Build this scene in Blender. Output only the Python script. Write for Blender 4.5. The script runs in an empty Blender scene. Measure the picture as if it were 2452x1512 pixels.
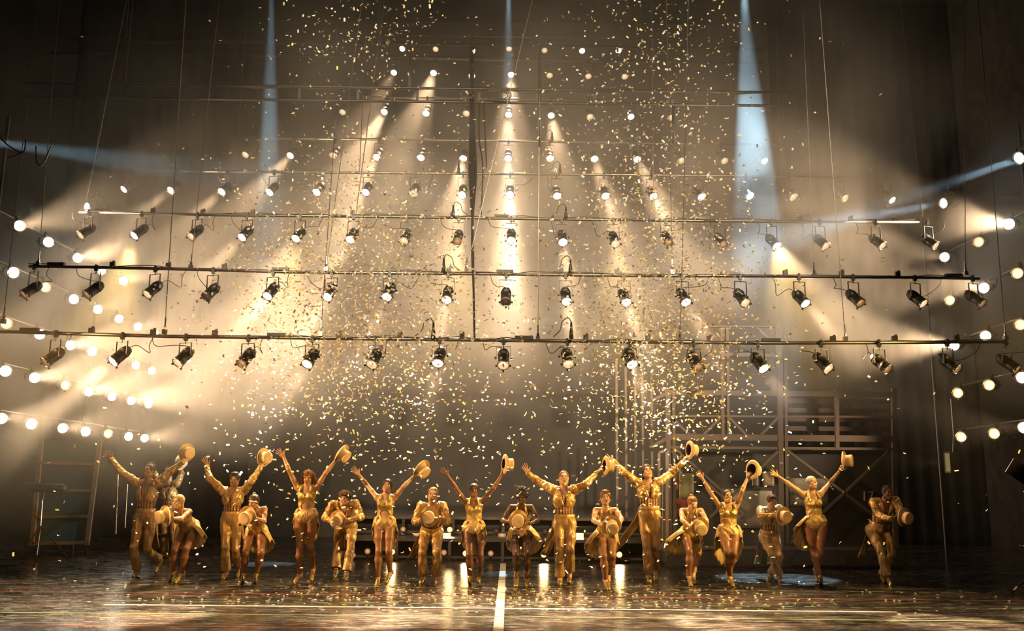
import bpy, math, random
import numpy as np
from mathutils import Vector, Matrix
random.seed(7); RNG = np.random.default_rng(7)
SC = bpy.context.scene; COL = SC.collection
R = math.radians

# ------------------------------------------------------------------ camera
FPX = 2200.0; CAMH = 1.5
cam_d = bpy.data.cameras.new('camera'); cam = bpy.data.objects.new('camera', cam_d); COL.objects.link(cam)
cam_d.sensor_width = 36.0; cam_d.lens = FPX / 2452 * 36.0; cam_d.clip_end = 200
CM = Matrix.Translation((0, 0, CAMH)) @ Matrix.Rotation(R(90 + 10.5), 4, 'X') @ Matrix.Rotation(R(0.55), 4, 'Z')
cam.matrix_world = CM
SC.camera = cam
CR = CM.to_3x3(); CO = Vector((0, 0, CAMH))
def ray(px, py): return (CR @ Vector(((px - 1226) / FPX, (756 - py) / FPX, -1)))
def P(px, py, Y):                       # point seen at a pixel, at distance Y upstage
    d = ray(px, py); return CO + d * (Y / d.y)
def PX(px, py, X):                      # point seen at a pixel on the plane x = X
    d = ray(px, py); return CO + d * (X / d.x)
def G(px, py, z=0.0):                   # point on the floor
    d = ray(px, py); return CO + d * ((z - CAMH) / d.z)

# ------------------------------------------------------------------ world, view, render quality
w = bpy.data.worlds.new('world'); SC.world = w; w.use_nodes = True
w.node_tree.nodes['Background'].inputs[0].default_value = (0.010, 0.008, 0.007, 1)
w.node_tree.nodes['Background'].inputs[1].default_value = 0.12
SC.view_settings.view_transform = 'Standard'; SC.view_settings.look = 'None'
SC.view_settings.exposure = 1.3; SC.view_settings.gamma = 1.0; SC.view_settings.use_curve_mapping = False
cy = SC.cycles
cy.max_bounces = 4; cy.diffuse_bounces = 1; cy.glossy_bounces = 2; cy.transmission_bounces = 2
cy.volume_bounces = 0; cy.transparent_max_bounces = 6
cy.sample_clamp_indirect = 2.0; cy.sample_clamp_direct = 0.0; cy.caustics_reflective = False; cy.caustics_refractive = False
cy.use_light_tree = True; cy.use_adaptive_sampling = True; cy.adaptive_threshold = 0.04
cy.volume_step_rate = 1.4; cy.volume_max_steps = 28

# ------------------------------------------------------------------ lights of the house rig, with added confetti lights
WARM = (1.0, 0.675, 0.385)
def aim(o, target):
    o.rotation_euler = (Vector(target) - o.location).to_track_quat('-Z', 'Y').to_euler()
def spot(name, loc, target, power, ang, color=WARM, blend=0.4, radius=0.08):
    l = bpy.data.lights.new(name, 'SPOT'); o = bpy.data.objects.new(name, l); COL.objects.link(o)
    o.location = loc; aim(o, target)
    l.energy = power; l.spot_size = R(ang); l.spot_blend = blend; l.color = color; l.shadow_soft_size = radius
    return o
# front-of-house warm wash on the line of dancers, from the balcony rails
spot('house_spot', (-7.0, 1.0, 7.5), (-2.5, 14.0, 1.6), 620, 40, (1.0, 0.60, 0.28), 0.7, 0.15)
spot('house_spot', (4.5, 1.0, 8.5), (1.5, 14.0, 1.6), 560, 44, (1.0, 0.60, 0.28), 0.7, 0.15)
# boom lights in the wings, raking the dancers
spot('boom_spot', (-10.5, 12.0, 4.2), (-1.0, 14.0, 1.5), 2600, 34, (1.0, 0.55, 0.20), 0.6, 0.12)
spot('boom_spot', (10.5, 11.0, 4.6), (2.0, 14.0, 1.5), 3000, 34, (1.0, 0.60, 0.15), 0.6, 0.12)
# high front lights without a fixture, added to brighten the falling confetti, and back lights that edge the dancers in gold
for x_ in (-5.5, 5.5): spot('added_confetti_light', (x_, -1.0, 10.5), (x_ * 0.45, 14.0, 7.0), 10500, 31, (1.0, 0.74, 0.44), 0.8, 0.15)
for px_ in (321, 708, 1095, 1474, 1860): q_ = P(px_, 590, 16.4); spot('back_light', q_, (q_.x, 13.6, 1.0), 720, 46, (1.0, 0.66, 0.24), 0.6, 0.10)

# ------------------------------------------------------------------ helpers
def tag(o, label=None, cat=None, group=None, kind=None):
    if label: o['label'] = label
    if cat: o['category'] = cat
    if group: o['group'] = group
    if kind: o['kind'] = kind
    return o
def empty(name, loc, label=None, cat=None, group=None, rot=None):
    o = bpy.data.objects.new(name, None); COL.objects.link(o); o.location = loc; o.empty_display_size = 0.1
    if rot: o.rotation_euler = rot
    return tag(o, label, cat, group)
def orth(a, b=Vector((0, 0, 1))):
    a = Vector(a).normalized()
    if abs(a.dot(b)) > 0.98: b = Vector((0, 1, 0)) if abs(a.y) < 0.9 else Vector((1, 0, 0))
    x = b.cross(a).normalized(); y = a.cross(x).normalized()
    return x, y, a
class MB:
    def __init__(s): s.v = []; s.f = []; s.m = []
    def add(s, vs, fs, mi=0):
        b = len(s.v); s.v += [tuple(v) for v in vs]; s.f += [tuple(i + b for i in f) for f in fs]; s.m += [mi] * len(fs); return s
    def box(s, c, size, mat=None, mi=0):
        c = Vector(c); hx, hy, hz = [q / 2 for q in size]
        vs = [Vector((x, y, z)) for x in (-hx, hx) for y in (-hy, hy) for z in (-hz, hz)]
        if mat is not None: vs = [mat @ v for v in vs]
        vs = [v + c for v in vs]
        return s.add(vs, [(0, 1, 3, 2), (4, 6, 7, 5), (0, 4, 5, 1), (2, 3, 7, 6), (0, 2, 6, 4), (1, 5, 7, 3)], mi)
    def beam(s, a, b, w, h, mi=0, up=Vector((0, 0, 1))):
        a = Vector(a); b = Vector(b); x, y, z = orth(b - a, up)
        vs = [p + x * (i * w / 2) + y * (j * h / 2) for p in (a, b) for i, j in ((-1, -1), (1, -1), (1, 1), (-1, 1))]
        return s.add(vs, [(0, 3, 2, 1), (4, 5, 6, 7), (0, 1, 5, 4), (1, 2, 6, 5), (2, 3, 7, 6), (3, 0, 4, 7)], mi)
    def tube(s, pts, r, n=8, mi=0, cap=True):
        pts = [Vector(p) for p in pts]; rs = r if isinstance(r, (list, tuple)) else [r] * len(pts)
        vs = []; fs = []
        up = Vector((0, 0, 1))
        for i, p in enumerate(pts):
            t = (pts[min(i + 1, len(pts) - 1)] - pts[max(i - 1, 0)])
            if t.length < 1e-9: t = Vector((0, 0, 1))
            x, y, z = orth(t, up); up = y if i else up
            if i: x, y, z = orth(t, y)
            up = y
            for k in range(n):
                a = 2 * math.pi * k / n; vs.append(p + x * (rs[i] * math.cos(a)) + y * (rs[i] * math.sin(a)))
        for i in range(len(pts) - 1):
            for k in range(n):
                k2 = (k + 1) % n; fs.append((i * n + k, i * n + k2, (i + 1) * n + k2, (i + 1) * n + k))
        if cap: fs.append(tuple(reversed(range(n)))); fs.append(tuple(range((len(pts) - 1) * n, len(pts) * n)))
        return s.add(vs, fs, mi)
    def lathe(s, prof, n=20, axis=None, o=Vector((0, 0, 0)), mi=0, close=False):   # prof: (r, z); optional orthonormal axis
        x, y, z = axis if axis else (Vector((1, 0, 0)), Vector((0, 1, 0)), Vector((0, 0, 1)))
        vs = []; fs = []
        for r_, h in prof:
            for k in range(n):
                a = 2 * math.pi * k / n; vs.append(o + x * (r_ * math.cos(a)) + y * (r_ * math.sin(a)) + z * h)
        for i in range(len(prof) - 1 + (1 if close else 0)):
            i2 = (i + 1) % len(prof)
            for k in range(n):
                k2 = (k + 1) % n; fs.append((i * n + k, i * n + k2, i2 * n + k2, i2 * n + k))
        return s.add(vs, fs, mi)
    def grid(s, pts, nu, nv, mi=0):     # pts row-major nu x nv
        fs = [(i * nv + j, i * nv + j + 1, (i + 1) * nv + j + 1, (i + 1) * nv + j) for i in range(nu - 1) for j in range(nv - 1)]
        return s.add(pts, fs, mi)
    def mesh(s, name, mats, smooth=False):
        me = bpy.data.meshes.new(name); me.from_pydata(s.v, [], s.f)
        for m in (mats if isinstance(mats, (list, tuple)) else [mats]): me.materials.append(m)
        if any(s.m): me.polygons.foreach_set('material_index', s.m)
        if smooth: me.polygons.foreach_set('use_smooth', [True] * len(s.f))
        me.update(); return me
    def build(s, name, mats, parent=None, smooth=False, loc=None, kind=None):
        return link(name, s.mesh(name, mats, smooth), parent, loc, kind)
def link(name, me, parent=None, loc=None, kind=None, rot=None):
    o = bpy.data.objects.new(name, me); COL.objects.link(o)
    if parent: o.parent = parent
    if loc is not None: o.location = loc
    if rot is not None: o.rotation_euler = rot
    if kind: o['kind'] = kind
    return o
def shift(mb, loc):      # move geometry so that loc becomes its origin
    l = Vector(loc); mb.v = [tuple(Vector(v) - l) for v in mb.v]; return mb

# ------------------------------------------------------------------ materials
def mat(name, col, rough=0.5, metal=0.0, emit=None, es=0.0, spec=0.5, sample=False, **kw):
    m = bpy.data.materials.new(name); m.use_nodes = True; b = m.node_tree.nodes['Principled BSDF']
    b.inputs['Base Color'].default_value = (*col, 1); b.inputs['Roughness'].default_value = rough
    b.inputs['Metallic'].default_value = metal; b.inputs['Specular IOR Level'].default_value = spec
    if emit: b.inputs['Emission Color'].default_value = (*emit, 1); b.inputs['Emission Strength'].default_value = es
    if emit and not sample: m.cycles.emission_sampling = 'NONE'
    for k, v in kw.items(): b.inputs[k.replace('_', ' ')].default_value = v
    return m
def nd(m, t, **kw):
    n = m.node_tree.nodes.new(t)
    for k, v in kw.items():
        if hasattr(n, k): setattr(n, k, v)
        else: n.inputs[k].default_value = v
    return n
def lk(m, a, b): m.node_tree.links.new(a, b)
def ramp(m, fac, stops, interp='LINEAR'):
    n = m.node_tree.nodes.new('ShaderNodeValToRGB'); n.color_ramp.interpolation = interp
    while len(n.color_ramp.elements) < len(stops): n.color_ramp.elements.new(0.5)
    for e, (p, c) in zip(n.color_ramp.elements, stops): e.position = p; e.color = (*c, 1) if len(c) == 3 else c
    lk(m, fac, n.inputs[0]); return n
def bump(m, height, strength=0.5, dist=0.01):
    n = m.node_tree.nodes.new('ShaderNodeBump'); n.inputs['Strength'].default_value = strength; n.inputs['Distance'].default_value = dist
    lk(m, height, n.inputs['Height']); lk(m, n.outputs[0], m.node_tree.nodes['Principled BSDF'].inputs['Normal']); return n
def noise_mat(name, c1, c2, scale=6, rough=0.6, metal=0.0, bs=0.3, bd=0.01, stretch=(1, 1, 1), detail=4, lo=0.35, hi=0.65, **kw):
    m = mat(name, c1, rough, metal, **kw); tc = nd(m, 'ShaderNodeTexCoord'); mp = nd(m, 'ShaderNodeMapping'); mp.inputs['Scale'].default_value = stretch
    n = nd(m, 'ShaderNodeTexNoise', Scale=scale, Detail=detail); lk(m, tc.outputs['Object'], mp.inputs[0]); lk(m, mp.outputs[0], n.inputs['Vector'])
    rp = ramp(m, n.outputs[0], [(lo, c1), (hi, c2)]); lk(m, rp.outputs[0], m.node_tree.nodes['Principled BSDF'].inputs['Base Color'])
    if bs: bump(m, n.outputs[0], bs, bd)
    return m
BLACK = mat('black_metal', (0.012, 0.011, 0.010), 0.42, 0.25)
DARK = mat('dark_paint', (0.02, 0.018, 0.016), 0.6)
STEEL = mat('pipe_steel', (0.16, 0.14, 0.12), 0.35, 0.85)
CHROME = mat('chrome', (0.6, 0.56, 0.5), 0.25, 1.0)
RUBBER = mat('cable_rubber', (0.012, 0.011, 0.01), 0.55)
WOOD = noise_mat('pine_frame', (0.20, 0.11, 0.05), (0.14, 0.075, 0.034), 5, 0.6, stretch=(1, 1, 8))
# ------------------------------------------------------------------ haze
HZ = 0.038
def haze_mat(name, dens):
    m = bpy.data.materials.new(name); m.use_nodes = True; nt = m.node_tree; nt.nodes.clear(); N = nt.nodes.new; L = nt.links.new
    out = N('ShaderNodeOutputMaterial'); v = N('ShaderNodeVolumeScatter')
    v.inputs['Color'].default_value = (1, 0.98, 0.95, 1); v.inputs['Anisotropy'].default_value = 0.42
    tc = N('ShaderNodeTexCoord'); sp = N('ShaderNodeSeparateXYZ'); L(tc.outputs['Object'], sp.inputs[0])
    def mr(src, a, b, c, d, st=True):
        n = N('ShaderNodeMapRange'); n.interpolation_type = 'SMOOTHSTEP' if st else 'LINEAR'
        for i, q in enumerate((a, b, c, d)): n.inputs[i + 1].default_value = q
        L(src, n.inputs[0]); return n.outputs[0]
    def mul(a, b):
        n = N('ShaderNodeMath'); n.operation = 'MULTIPLY'
        for i, q in enumerate((a, b)):
            if isinstance(q, (int, float)): n.inputs[i].default_value = q
            else: L(q, n.inputs[i])
        return n.outputs[0]
    no = N('ShaderNodeTexNoise'); no.inputs['Scale'].default_value = 0.42; no.inputs['Detail'].default_value = 3; no.inputs['Distortion'].default_value = 0.6
    L(tc.outputs['Object'], no.inputs['Vector'])
    cloud = mr(no.outputs[0], 0.36, 0.66, 0.35, 1.9)      # billows
    lx = mr(sp.outputs['X'], -8.0, -1.5, 2.6, 0.0); zz = N('ShaderNodeMath'); zz.operation = 'ADD'; L(sp.outputs['Z'], zz.inputs[0]); L(lx, zz.inputs[1])
    z = mr(zz.outputs[0], -5.8, -1.6, 0.03, 1.0)          # settles thin near the floor (object centre is 8 m up)
    rx = mr(sp.outputs['X'], 3.0, 6.5, 0.0, 1.0); pf = mr(no.outputs[0], 0.42, 0.60, 0.25, 2.2); mm = N('ShaderNodeMix'); mm.inputs[2].default_value = 1.0; L(rx, mm.inputs[0]); L(pf, mm.inputs[3])
    z = mul(z, mm.outputs[0]); z = mul(z, mr(sp.outputs['Y'], -7.1, -4.8, 0.40, 1.0)); ab = N('ShaderNodeMath'); ab.operation = 'ABSOLUTE'; L(sp.outputs['X'], ab.inputs[0]); ad = N('ShaderNodeMath'); ad.operation = 'MULTIPLY_ADD'; L(ab.outputs[0], ad.inputs[0]); ad.inputs[1].default_value = 0.55; L(sp.outputs['Z'], ad.inputs[2])
    z = mul(z, mr(ad.outputs[0], 2.2, 7.2, 1.0, 0.12))      # thins out under the roof and toward the high corners
    L(mul(mul(cloud, z), dens), v.inputs['Density'])
    L(v.outputs[0], out.inputs['Volume'])
    return m
hz = MB().box((0, 0, 0), (24.0, 14.3, 15.4)).build('haze', haze_mat('haze', HZ), kind='stuff')
hz.location = (0, 19.6, 8.0)
tag(hz, 'thin warm theatrical haze hanging above and behind the dancers', 'haze')

# ------------------------------------------------------------------ room
fl = mat('stage_floor', (0.02, 0.018, 0.016), 0.22)
b = fl.node_tree.nodes['Principled BSDF']
tc = nd(fl, 'ShaderNodeTexCoord'); mp = nd(fl, 'ShaderNodeMapping'); mp.inputs['Scale'].default_value = (0.35, 1.4, 1)
n1 = nd(fl, 'ShaderNodeTexNoise', Scale=1.6, Detail=6, Roughness=0.65); lk(fl, tc.outputs['Object'], mp.inputs[0]); lk(fl, mp.outputs[0], n1.inputs['Vector'])
mp2 = nd(fl, 'ShaderNodeMapping'); mp2.inputs['Scale'].default_value = (1.1, 3.2, 1); lk(fl, tc.outputs['Object'], mp2.inputs[0])
n2 = nd(fl, 'ShaderNodeTexNoise', Scale=3.0, Detail=8, Roughness=0.75); lk(fl, mp2.outputs[0], n2.inputs['Vector'])
r1 = ramp(fl, n1.outputs[0], [(0.42, (0.006, 0.005, 0.0045)), (0.62, (0.055, 0.045, 0.038))])
r2 = ramp(fl, n2.outputs[0], [(0.50, (0, 0, 0)), (0.72, (0.10, 0.085, 0.07))])
mx = nd(fl, 'ShaderNodeMix'); mx.data_type = 'RGBA'; mx.blend_type = 'ADD'; mx.inputs[0].default_value = 1
lk(fl, r1.outputs[0], mx.inputs[6]); lk(fl, r2.outputs[0], mx.inputs[7]); lk(fl, mx.outputs[2], b.inputs['Base Color'])
rr = ramp(fl, n2.outputs[0], [(0.4, (0.16,) * 3), (0.75, (0.42,) * 3)]); lk(fl, rr.outputs[0], b.inputs['Roughness'])
bump(fl, n2.outputs[0], 0.15, 0.004)
MB().box((0, 15.5, -0.05), (40, 28, 0.1)).build('floor', fl, kind='structure')
wallm = noise_mat('back_wall_paint', (0.044, 0.040, 0.037), (0.034, 0.031, 0.028), 1.5, 0.85, bs=0)
blk = noise_mat('black_drape', (0.006, 0.006, 0.006), (0.012, 0.011, 0.01), 3, 0.9, bs=0, spec=0.04)
MB().box((0, 27.2, 8), (30, 0.3, 16)).build('wall_back', wallm, kind='structure')
MB().box((-13.2, 15, 8), (0.3, 25, 16)).build('wall_left', blk, kind='structure')
MB().box((13.2, 15, 8), (0.3, 25, 16)).build('wall_right', blk, kind='structure')
MB().box((0, 20, 16.2), (27, 16, 0.3)).build('ceiling', blk, kind='structure')

def drape(x0, x1, y, label):        # black folded sheet added to keep the back corners dark
    n = 60; pts = []
    for j in (0, 1):
        for i in range(n): pts.append((x0 + (x1 - x0) * i / (n - 1), y + 0.05 * math.sin(i * 1.35), 0.02 + j * 15.9))
    o = MB().grid(pts, 2, n).build('added_shade_drape', blk, None, True); md = o.modifiers.new('thick', 'SOLIDIFY'); md.thickness = 0.01; tag(o, label, 'curtain', 'black drapes added to darken the corners')
drape(7.6, 13.0, 25.6, 'black drape added to darken the corner upstage of the right side lamps')
drape(-13.0, -7.2, 25.6, 'black drape added to darken the corner upstage of the left side lamps')
# ------------------------------------------------------------------ lamps
def lens_mat(name, c_in, s_in, c_out, s_out, bars=False):
    m = bpy.data.materials.new(name); m.use_nodes = True; nt = m.node_tree; nt.nodes.clear()
    out = nt.nodes.new('ShaderNodeOutputMaterial'); em = nt.nodes.new('ShaderNodeEmission')
    tc = nt.nodes.new('ShaderNodeTexCoord'); ln = nt.nodes.new('ShaderNodeVectorMath'); ln.operation = 'LENGTH'
    mp = nt.nodes.new('ShaderNodeMapping'); mp.inputs['Scale'].default_value = (1, 1, 0)
    nt.links.new(tc.outputs['Object'], mp.inputs[0]); nt.links.new(mp.outputs[0], ln.inputs[0])
    r_ = nt.nodes.new('ShaderNodeValToRGB'); e = r_.color_ramp.elements
    k = max(s_in, s_out)
    e[0].position = 0.02; e[0].color = (*[c * s_in / k for c in c_in], 1); e[1].position = 0.095; e[1].color = (*[c * s_out / k for c in c_out], 1)
    nt.links.new(ln.outputs['Value'], r_.inputs[0]); col = r_.outputs[0]
    if bars:
        wv = nt.nodes.new('ShaderNodeTexWave'); wv.inputs['Scale'].default_value = 14; wv.bands_direction = 'X'; nt.links.new(tc.outputs['Object'], wv.inputs['Vector'])
        mx = nt.nodes.new('ShaderNodeMix'); mx.data_type = 'RGBA'; mx.blend_type = 'MULTIPLY'; mx.inputs[0].default_value = 0.85
        r2 = nt.nodes.new('ShaderNodeValToRGB'); r2.color_ramp.elements[0].color = (0.35, 0.22, 0.1, 1); r2.color_ramp.elements[1].color = (1, 1, 1, 1); r2.color_ramp.elements[1].position = 0.6
        nt.links.new(wv.outputs[0], r2.inputs[0]); nt.links.new(col, mx.inputs[6]); nt.links.new(r2.outputs[0], mx.inputs[7]); col = mx.outputs[2]
    nt.links.new(col, em.inputs[0]); em.inputs[1].default_value = k; nt.links.new(em.outputs[0], out.inputs[0])
    m.cycles.emission_sampling = 'NONE'; return m
LENS = {'x': lens_mat('lens_hot', (1, 0.9, 0.72), 30, (1, 0.8, 0.5), 14), 'b': lens_mat('lens_bright', (1, 0.88, 0.66), 9, (1, 0.7, 0.4), 4.0),
        'm': lens_mat('lens_warm', (1, 0.74, 0.44), 0.62, (1, 0.62, 0.32), 0.36), 'd': lens_mat('lens_amber', (1, 0.52, 0.2), 0.34, (1, 0.45, 0.16), 0.07),
        'o': lens_mat('lens_unlit', (0.5, 0.24, 0.13), 0.10, (0.3, 0.14, 0.08), 0.05), 'g': lens_mat('lens_banded', (1, 0.75, 0.4), 2.0, (1, 0.55, 0.2), 0.8, True),
        'f': lens_mat('lens_floor', (1, 0.66, 0.30), 1.3, (1, 0.46, 0.14), 0.6),
        'u': lens_mat('lens_blue', (0.6, 0.85, 1.0), 6, (0.25, 0.6, 0.9), 1.2)}
# meshes shared by all par cans; the can points along -Z, its lens centre is the origin
prof = [(0.112, 0.0), (0.112, 0.012), (0.104, 0.016), (0.104, 0.05), (0.107, 0.052), (0.107, 0.058), (0.102, 0.06), (0.102, 0.25), (0.108, 0.252), (0.108, 0.262), (0.100, 0.266), (0.098, 0.29), (0.101, 0.293), (0.092, 0.305), (0.084, 0.345), (0.055, 0.372), (0.02, 0.38), (0.001, 0.381)]
CAN = MB().lathe(prof, 24).mesh('housing', BLACK, True)
RIM = MB().lathe([(0.112, 0.012), (0.116, 0.004), (0.112, -0.006), (0.097, -0.004), (0.095, 0.03)], 24).mesh('front_ring', CHROME, True)
CLIPS = []
for a in (-90, 0, 180):
    CLIPM = MB(); c, s_ = math.cos(R(a)), math.sin(R(a)); CLIPM.box((0.125 * c, 0.125 * s_, -0.004), (0.034, 0.034, 0.02), Matrix.Rotation(R(a), 3, 'Z'))
    CLIPM.box((0.137 * c, 0.137 * s_, -0.010), (0.008, 0.03, 0.03), Matrix.Rotation(R(a), 3, 'Z')); CLIPS.append(CLIPM.mesh('gel_clip', DARK))
LENSM = MB().lathe([(0.097, 0.004), (0.09, 0.018), (0.07, 0.03), (0.045, 0.038), (0.02, 0.042), (0.001, 0.043)], 24)
LENSME = {k: LENSM.mesh('lens', m, True) for k, m in LENS.items()}
CLAMP = MB().box((0, 0, 0.0), (0.05, 0.05, 0.06)).box((0, 0, 0.055), (0.03, 0.07, 0.05)).tube([(0, 0, -0.08), (0, 0, 0)], 0.008, 6).tube([(-0.05, 0, 0.01), (0.05, 0, 0.01)], 0.007, 6).mesh('hook_clamp', BLACK)
KNOB = MB().lathe([(0.001, 0.03), (0.02, 0.028), (0.022, 0.012), (0.008, 0.01), (0.008, -0.01), (0.001, -0.01)], 8).mesh('yoke_knob', BLACK)
YOKES = {}
def yoke_mesh(h):
    k = round(h, 2)
    if k not in YOKES:
        m = MB(); h = k
        m.beam((-0.125, 0, h), (0.125, 0, h), 0.03, 0.006); 
        for s_ in (-1, 1): m.beam((0.127 * s_, 0, h + 0.003), (0.127 * s_, 0, -0.015), 0.03, 0.006, up=Vector((1, 0, 0)))
        YOKES[k] = m.mesh('yoke', BLACK)
    return YOKES[k]
ORD = ['first', 'second', 'third', 'fourth', 'fifth', 'sixth', 'seventh', 'eighth', 'ninth', 'tenth', 'eleventh', 'twelfth', 'thirteenth', 'fourteenth', 'fifteenth', 'sixteenth', 'seventeenth', 'eighteenth', 'nineteenth']
LOOK = {'x': 'dazzling white', 'b': 'bright white lit', 'm': 'warm lit', 'd': 'dim amber', 'o': 'unlit', 'f': 'bright warm', 'g': 'amber banded lit', 'u': 'blue-white lit'}
def par_can(lens, d, zpipe, st, label, group, cable=True, small=False, name='par_can'):
    d = Vector(d).normalized(); lens = Vector(lens)
    piv = lens - d * 0.17
    top = Vector((piv.x, piv.y, max(zpipe, piv.z + 0.14)))
    root = empty(name, top, label, 'stage light', group)
    h = top.z - piv.z - 0.07
    link('hook_clamp', CLAMP, root, (0, 0, -0.01))
    yo = link('yoke', yoke_mesh(max(0.05, h)), root, (0, 0, piv.z - top.z), rot=(0, 0, math.atan2(d.x, -d.y) * 0.6))
    if not small:
        for s_ in (-1, 1): link('yoke_knob', KNOB, yo, (0.13 * s_, 0, 0), rot=(0, R(90 * s_), 0))
    q = (-d).to_track_quat('Z', 'Y')       # local +Z runs to the back of the can
    can = link('housing', CAN, root, lens - top); can.rotation_euler = q.to_euler()
    if name == 'par_can': can.scale = (0.83, 0.83, 0.92); yo.scale = (0.84, 0.84, 1)
    link('lens', LENSME[st], can); link('front_ring', RIM, can)
    if not small:
        for q_ in CLIPS: link('gel_clip', q_, can)
    if cable and not small:
        e = lens - d * 0.37 - top; s1 = random.uniform(0.1, 0.35) * random.choice((-1, 1))
        pts = [e, e + Vector((s1 * 0.3, 0.02, 0.03)), e + Vector((s1 * 0.9, 0.02, -0.08 if random.random() < .5 else 0.04)), Vector((s1 * 1.3, 0, -0.12)), Vector((s1 * 1.5, 0, 0.02))]
        MB().tube(smooth_path(pts, 4), 0.006, 5).build('power_cable', RUBBER, root)
    return root
def smooth_path(p, k=4):
    p = [Vector(q) for q in p]; o = []
    for i in range(len(p) - 1):
        a, b, c, d = p[max(i - 1, 0)], p[i], p[i + 1], p[min(i + 2, len(p) - 1)]
        for j in range(k):
            t = j / k; o.append(0.5 * ((2 * b) + (c - a) * t + (2 * a - 5 * b + 4 * c - d) * t * t + (3 * b - a - 3 * c + d) * t ** 3))
    return o + [p[-1]]
ROWS = [
 ('lowest lighting bar', 13.8, [(0,795),(400,806),(1000,813),(1500,819),(1850,822),(2410,819)],
  [(107,869,'d'),(270,867,'b'),(425,870,'m'),(578,872,'d'),(735,873,'b'),(890,874,'m'),(1048,871,'b'),(1205,876,'m'),(1361,873,'m'),(1514,874,'b'),(1672,881,'d'),(1829,884,'b'),(1984,884,'m'),(2126,886,'d'),(2293,886,'d'),(2436,886,'d')]),
 ('second lowest lighting bar', 15.0, [(70,638),(450,645),(700,652),(1130,656),(1500,660),(1930,662),(2345,667)],
  [(56,706,'d'),(207,707,'d'),(352,706,'m'),(493,712,'o'),(640,710,'b'),(783,712,'b'),(926,712,'b'),(1069,719,'b'),(1211,724,'o'),(1357,723,'b'),(1500,725,'b'),(1643,725,'b'),(1785,726,'m'),(1929,728,'b'),(2061,727,'d'),(2212,728,'m'),(2353,728,'d')]),
 ('third lighting bar up', 16.7, [(190,508),(500,515),(900,519),(1400,526),(1860,531),(2200,532)],
  [(192,564,'m'),(321,565,'b'),(457,567,'m'),(579,569,'b'),(708,572,'b'),(838,575,'b'),(967,578,'m'),(1095,580,'d'),(1224,577,'x'),(1348,581,'b'),(1474,584,'m'),(1602,583,'d'),(1733,587,'d'),(1860,590,'b'),(1978,590,'m'),(2114,589,'m'),(2241,589,'m')]),
 ('fourth lighting bar up', 18.9, [(280,408),(650,412),(1000,415),(1400,418),(1795,422),(2150,428)],
  [(296,454,'m'),(409,456,'b'),(531,460,'b'),(645,461,'m'),(758,461,'m'),(875,461,'b'),(990,464,'d'),(1106,467,'b'),(1221,467,'x'),(1334,470,'m'),(1450,470,'b'),(1565,471,'b'),(1680,472,'m'),(1796,470,'m'),(1900,472,'d'),(2024,474,'d'),(2137,480,'m')]),
 ('fifth lighting bar up', 20.3, [(560,330),(1200,338),(1860,347)],
  [(587,371,'d'),(695,373,'b'),(798,373,'d'),(902,377,'b'),(1008,378,'m'),(1109,380,'b'),(1217,380,'b'),(1317,380,'m'),(1424,381,'b'),(1526,382,'b'),(1632,385,'d'),(1735,386,'d'),(1831,386,'m')]),
 ('sixth lighting bar up', 21.8, [(780,232),(1200,237),(1650,243)],
  [(820,269,'d'),(920,268,'x'),(1020,272,'m'),(1117,272,'d'),(1218,275,'b'),(1320,277,'b'),(1413,280,'d'),(1511,280,'m'),(1607,282,'d')]),
 ('second highest lighting bar', 23.2, [(900,140),(1200,144),(1540,148)],
  [(943,174,'b'),(1038,175,'x'),(1130,182,'m'),(1224,179,'b'),(1316,181,'d'),(1409,183,'d'),(1496,184,'d')]),
 ('highest lighting bar', 24.6, [(920,86),(1200,88),(1530,92)],
  [(963,117,'m'),(1043,118,'d'),(1131,121,'m'),(1219,117,'d'),(1304,121,'d'),(1394,122,'m'),(1481,122,'m')]),
]
POW = {'x': 3300, 'b': 1450, 'm': 0, 'd': 0, 'o': 0, 'u': 0}
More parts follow.
